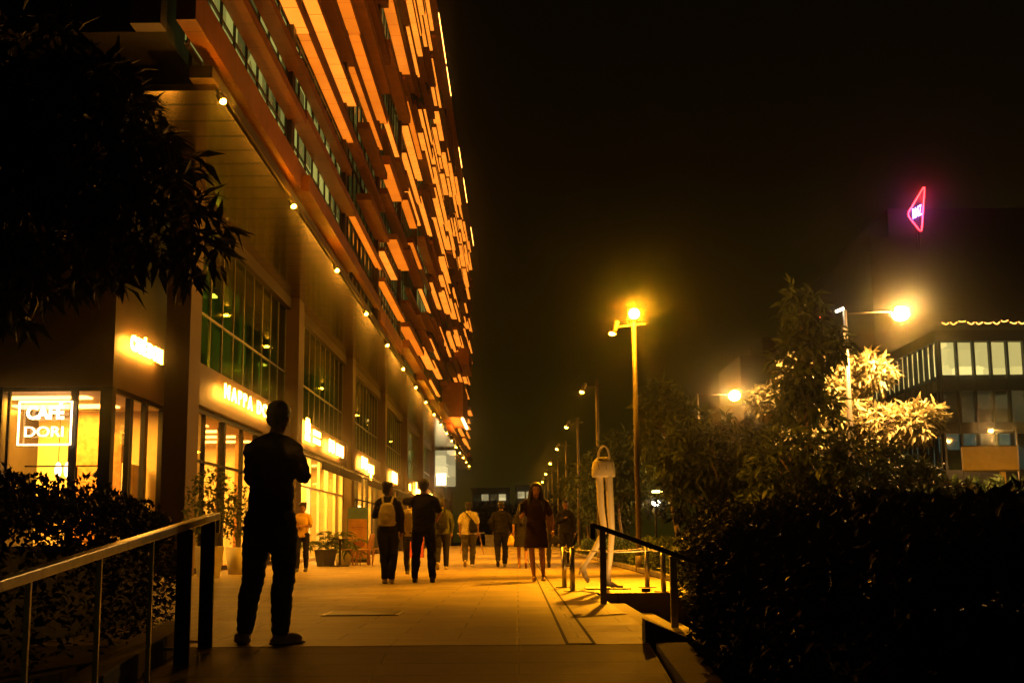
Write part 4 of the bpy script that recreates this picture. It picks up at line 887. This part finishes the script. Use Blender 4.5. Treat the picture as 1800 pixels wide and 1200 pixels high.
    if skirt: q.rings([(0, 0, .58, .235, .185), (0, 0, .60, .23, .18), (0, 0, .8, .205, .15), (0, 0, .95, .185*b, .135), (0, 0, 1.08, .165*b, .118), (0, 0, 1.2, .17*b, .125), (0, 0, 1.33, .185*b, .125), (0, 0, 1.42, .165*b, .09), (0, 0, 1.465, .09, .065)], 22)
    else: q.rings([(0, 0, L0, .168*b+loose, .118+loose), (0, 0, L0+.03, .172*b+loose, .12+loose), (0, 0, 1.02, .16*b+loose, .112+loose), (0, 0, 1.15, .164*b+loose*.8, .115+loose*.8), (0, 0, 1.3, .187*b+loose*.4, .124), (0, -.008, 1.39, .165*b, .112), (0, -.012, 1.44, .115*b, .088), (0, -.012, 1.485, .075, .07)], 22)
    for s, e_, h_ in (('shL', 'elL', 'haL'), ('shR', 'elR', 'haR')):
        q.limb([V(0, -.012, 1.435), V(p[s].x*.55, -.008, 1.415), p[s]], [.07, .07, .070+loose*.3])
        if sleeves == 'long': q.limb([p[s], p[e_], p[e_].lerp(p[h_], .93)], [.067+loose*.3, .053+loose*.4, .038+loose*.3])
        else: q.limb([p[s], p[s].lerp(p[e_], .72)], [.068+loose*.3, .060+loose*.5])
    part(q, 'dress' if skirt else ('jacket' if sleeves == 'long' else 'shirt'), top, vox*1.1)
    if not skirt:
        q = MB(); q.rings([(0, 0, .80, .10, .08), (0, 0, .88, .165*b, .118), (0, 0, .96, .160*b, .112), (0, 0, 1.0, .145*b, .1)], 18)
        for h_, kn, an in (('hipL', 'kneeL', 'ankL'), ('hipR', 'kneeR', 'ankR')):
            s_ = -1 if h_ == 'hipL' else 1
            m1 = p[h_].lerp(p[kn], .5)+V(s_*.006, 0, 0); m2 = p[kn].lerp(p[an], .5)+V(0, -.015, 0)
            q.limb([p[h_]+V(0, 0, -baggy), m1, p[kn], m2, p[an]+V(0, 0, .02)], [.103+baggy*.25, .09+baggy*.6, .070+baggy*.6, .066+baggy*.45, .056+baggy*.4], 14)
        part(q, 'trousers', bottom, vox*1.1)
    # hair
    q = MB()
    if hair == 'short': q.ell(hp((0, -.022, .045)), (.092, .10, .096), 16, 12, hr_); q.ell(hp((0, -.055, -.01)), (.07, .055, .075), 14, 10, hr_); q.ell(hp((0, .04, .095)), (.065, .06, .04), 12, 8, hr_)
    elif hair == 'bushy':
        q.ell(hp((0, -.022, .055)), (.098, .1, .098), 16, 12, hr_); q.ell(hp((0, -.055, -.01)), (.082, .06, .085), 14, 10, hr_)
        for a in range(9): q.ell(hp((.07*math.cos(a*.7), -.02+.07*math.sin(a*.7), .10+.02*math.sin(a*3))), .04, 8, 6)
    else:
        q.ell(hp((0, -.02, .055)), (.094, .10, .10), 16, 12, hr_); q.ell(hp((0, .045, .105)), (.065, .055, .035), 12, 8, hr_)
        for s_ in (-1, 1): q.limb([hp((s_*.07, .02, .07)), hp((s_*.10, .0, -.08)), p['neck']+V(s_*.12, .055, -.12), p['neck']+V(s_*.11, .07, -.26)], [.035, .042, .05, .03])
        q.limb([hp((0, -.06, .02)), p['neck']+V(0, -.09, 0), p['neck']+V(0, -.12, -.25)], [.08, .10, .07])
    part(q, 'hair', 'hair', vox, 1)
    if face_feat:
        q = MB()
        for s_ in (-1, 1): q.ell(hp((s_*.031, .083, .012)), (.013, .008, .006), 8, 6)
        part(q, 'eye', 'black'); q = MB().ell(hp((0, .088, -.053)), (.023, .009, .008), 8, 6); part(q, 'lips', 'red_board')
    if bag == 'backpack_pale' or bag == 'backpack_dark':
        mm = 'cloth_cream' if 'pale' in bag else 'cloth_black'
        bpk = thing('backpack', 'pale canvas backpack worn by the man in jeans' if 'pale' in bag else 'dark backpack on the man in the green jacket', 'backpack', (x_, y_, z), face)
        q = MB().rings([(0, -.19, .98, .13, .07), (0, -.20, 1.0, .15, .085), (0, -.20, 1.2, .145, .085), (0, -.19, 1.34, .11, .07), (0, -.18, 1.38, .06, .04)], 20); part(q, 'pack', mm, .012, 2, bpk)
        q = MB()
        for s_ in (-1, 1): q.tube([(s_*.07, -.16, 1.37), (s_*.10, -.06, 1.495), (s_*.11, .06, 1.46), (s_*.12, .135, 1.3), (s_*.14, .08, 1.1), (s_*.13, -.12, 1.02)], [.02]*6, 8)
        part(q, 'strap', mm, None, 0, bpk); part(MB().ell((0, -.288, 1.2), (.022, .008, .022), 10, 6).ell((0, -.27, 1.08), (.09, .03, .06), 12, 8), 'pocket', 'cloth_black' if 'dark' in bag else 'cloth_pale', None, 0, bpk)
    if bag == 'sling':
        bpk = thing('sling_bag', 'black sling bag on the back of the man in the pale shirt', 'bag', (x_, y_, z), face)
        q = MB().rings([(.13, -.19, .92, .10, .06), (.13, -.2, 1.0, .13, .075), (.11, -.19, 1.15, .09, .06), (.08, -.17, 1.27, .035, .03)], 16); part(q, 'bag_body', 'cloth_black', .012, 2, bpk)
        part(MB().tube([(.09, -.18, 1.27), (-.05, -.14, 1.42), (-.12, -.04, 1.50), (-.10, .1, 1.42), (.05, .15, 1.2), (.2, .05, 1.0), (.2, -.12, .95)], [.014]*7, 8), 'strap', 'cloth_black', None, 0, bpk)
    if bag == 'tote':
        bpk = thing('tote_bag', 'black tote bag hanging behind the woman in the dress', 'bag', (x_, y_, z), face)
        part(MB().rings([(.27, 0, .62, .17, .06), (.27, 0, .66, .18, .07), (.25, 0, .80, .10, .05), (.24, 0, .84, .05, .03)], 14), 'bag_body', 'cloth_black', .012, 2, bpk); part(MB().tube([(.2, 0, .8), (.235, .04, .9), (.29, 0, .8)], .008, 6), 'handle', 'cloth_black', None, 0, bpk)
    if bag == 'yellow':
        bpk = thing('handbag', 'small yellow handbag carried by the person half hidden by the woman', 'bag', (x_, y_, z), face)
        part(MB().rings([(-.3, .05, .60, .10, .05), (-.3, .05, .64, .11, .06), (-.29, .05, .86, .07, .04), (-.29, .05, .88, .04, .02)], 14), 'bag_body', 'cloth_yellow', .012, 2, bpk); part(MB().tube([(-.33, .05, .86), (-.26, .05, .98), (-.25, .05, .86)], .008, 6), 'handle', 'cloth_yellow', None, 0, bpk)
    return root
AW = 0.0            # facing away (+Y); math.pi faces the camera
walkA = dict(kneeL=V(-.10, .12, .52), ankL=V(-.09, .16, .09), kneeR=V(.10, .03, .50), ankR=V(.09, -.26, .17), footR=-.75)
walkB = dict(kneeR=V(.10, .12, .52), ankR=V(.09, .16, .09), kneeL=V(-.10, .03, .50), ankL=V(-.09, -.26, .17), footL=-.75)
# man standing with his back to the camera, looking down at something in his hands
person('man in black sweater and cargo trousers standing with his back to the camera at left', -1.80, 9.22, -.12, 1.77, top='cloth_black', bottom='cloth_cargo', shoes='shoe_pale', vox=.008, build_=.86, loose=.026, hem=.035, baggy=.022,
       pose=dict(shL=V(-.14, 0, 1.36), shR=V(.16, 0, 1.36), hipL=V(-.08, 0, .90), hipR=V(.08, 0, .90), kneeL=V(-.125, .02, .50), kneeR=V(.10, .02, .50), ankL=V(-.165, -.03, .09), ankR=V(.105, -.06, .085), toeL=.6, toeR=-.75, elL=V(-.175, .10, 1.17), elR=V(.215, .08, 1.19), haL=V(-.03, .27, 1.33), haR=V(.09, .27, 1.36), head=V(.03, .04, 1.60), neck=V(.01, .005, 1.455)), head_tilt=.35, head_turn=-.15)
person('man in dark sweater and jeans wearing a pale backpack, walking away at left', -2.22, 21.7, 0.0, 1.72, top='cloth_navy', bottom='cloth_jeans', shoes='shoe_pale', bag='backpack_pale', hair='bushy', head_turn=-.7, loose=.012,
       pose=dict(ankL=V(-.05, -.02, .09), kneeL=V(-.07, .02, .5), ankR=V(.07, -.05, .09), elL=V(-.24, .02, 1.16), haL=V(-.16, .24, 1.2)))
person('man in black T-shirt walking away with one elbow raised', -1.62, 21.9, 0.0, 1.78, top='cloth_black', bottom='cloth_black', shoes='shoe_dark', sleeves='short', build_=1.12, loose=.015, hem=.03,
       pose=dict(elL=V(-.36, .10, 1.36), haL=V(-.16, .24, 1.46), elR=V(.27, .02, 1.16), haR=V(.2, .22, 1.05), kneeL=V(-.13, .02, .5), ankL=V(-.15, -.02, .09), kneeR=V(.13, .02, .5), ankR=V(.15, -.05, .09)), head_tilt=.1)
person('person in pale shirt half hidden between the two nearer walking men', -2.28, 27.0, 0.0, 1.62, top='cloth_pale', bottom='cloth_jeans', sleeves='short', pose=walkA, hair='short')
person('man in green jacket with a dark backpack, behind the man in the black T-shirt', -1.85, 31.0, 0.0, 1.74, top='cloth_green', bottom='cloth_black', shoes='shoe_pale', bag='backpack_dark', pose=walkB, loose=.015, build_=1.08)
person('man in pale yellow shirt with a black sling bag, walking away', -1.30, 33.8, 0.0, 1.72, top='cloth_pale', bottom='cloth_grey', shoes='shoe_pale', sleeves='short', bag='sling', hair='bushy', pose=walkB, loose=.03, build_=1.08)
person('man in black jacket with a white hem, walking away in the middle', -.43, 33.6, 0.0, 1.74, top='cloth_black', bottom='cloth_black', pose=dict(walkB, elL=V(-.29, -.06, 1.16), haL=V(-.22, .08, .95), elR=V(.29, -.06, 1.16), haR=V(.22, .08, .95)), loose=.025, build_=1.1, hem=-.02)
person('woman with long dark hair in a short dark dress, walking towards the camera', .33, 22.3, math.pi, 1.72, top='cloth_maroon', sleeves='short', skirt=True, shoes='sandal', hair='long', vox=.009, face_feat=True, loose=.012,
       pose=dict(kneeL=V(-.10, .10, .52), ankL=V(-.12, .02, .10), footL=-.3, kneeR=V(.085, .10, .50), ankR=V(.05, .16, .09), elR=V(.27, .0, 1.13), haR=V(.24, .26, 1.17), elL=V(-.28, -.03, 1.13), haL=V(-.29, .05, .88)), build_=1.05, head_tilt=.08, head_turn=.1)
person('person in dark clothes with bare legs half hidden left of the woman in the dress', .12, 31.5, math.pi*.0, 1.62, top='cloth_black', sleeves='short', skirt=True, shoes='sandal', hair='long', bag='yellow', pose=walkA)
person('person in black trousers half hidden right of the woman in the dress', .70, 32.3, 0.0, 1.66, top='cloth_maroon', bottom='cloth_black', bag='tote', pose=walkA)
person('man in dark long-sleeved shirt walking towards the camera, hand on his chest', 1.28, 33.5, math.pi, 1.74, top='cloth_black', bottom='cloth_black', skin='skin_dark', face_feat=True, loose=.012,
       pose=dict(elR=V(.26, -.02, 1.15), haR=V(.03, .20, 1.26), ankL=V(-.06, .0, .09), ankR=V(.06, -.1, .1), kneeR=V(.08, .08, .5)))
person('woman in floral yellow top and black trousers standing by the shopfront', -5.1, 30.0, math.pi, 1.62, top='cloth_yellow', bottom='cloth_black', sleeves='short', hair='bushy', face_feat=True,
       pose=dict(elL=V(-.22, .02, 1.15), haL=V(-.02, .22, 1.15), elR=V(.22, .02, 1.15), haR=V(.05, .22, 1.1), ankR=V(.10, .12, .09), kneeR=V(.1, .12, .5)), head_tilt=.15)

t = thing('phone', 'dark phone held up by the woman in the short dress', 'phone', (.085, 22.0, 1.17))
MB().box(-.036, .036, -.006, .004, .02, .17).build('case', 'cloth_black', t, bevel=.003); MB().box(-.033, .033, .0045, .0055, .025, .165).build('screen', 'dark_metal', t)
# ------------------------------------------------------------------ haze added to give the lamps halos
hz = MB().box(-60, 120, -8, 260, -2.6, 60).build('added_haze', 'black'); hz['kind'] = 'stuff'
vm = bpy.data.materials.new('added_haze'); vm.use_nodes = True; vt = vm.node_tree; vt.nodes.clear()
vo = vt.nodes.new('ShaderNodeOutputMaterial'); vv = vt.nodes.new('ShaderNodeVolumePrincipled')
vv.inputs['Density'].default_value = .0010; vv.inputs['Anisotropy'].default_value = .988; vv.inputs['Color'].default_value = (.9, .9, .9, 1)
vt.links.new(vv.outputs[0], vo.inputs['Volume']); hz.data.materials.clear(); hz.data.materials.append(vm)
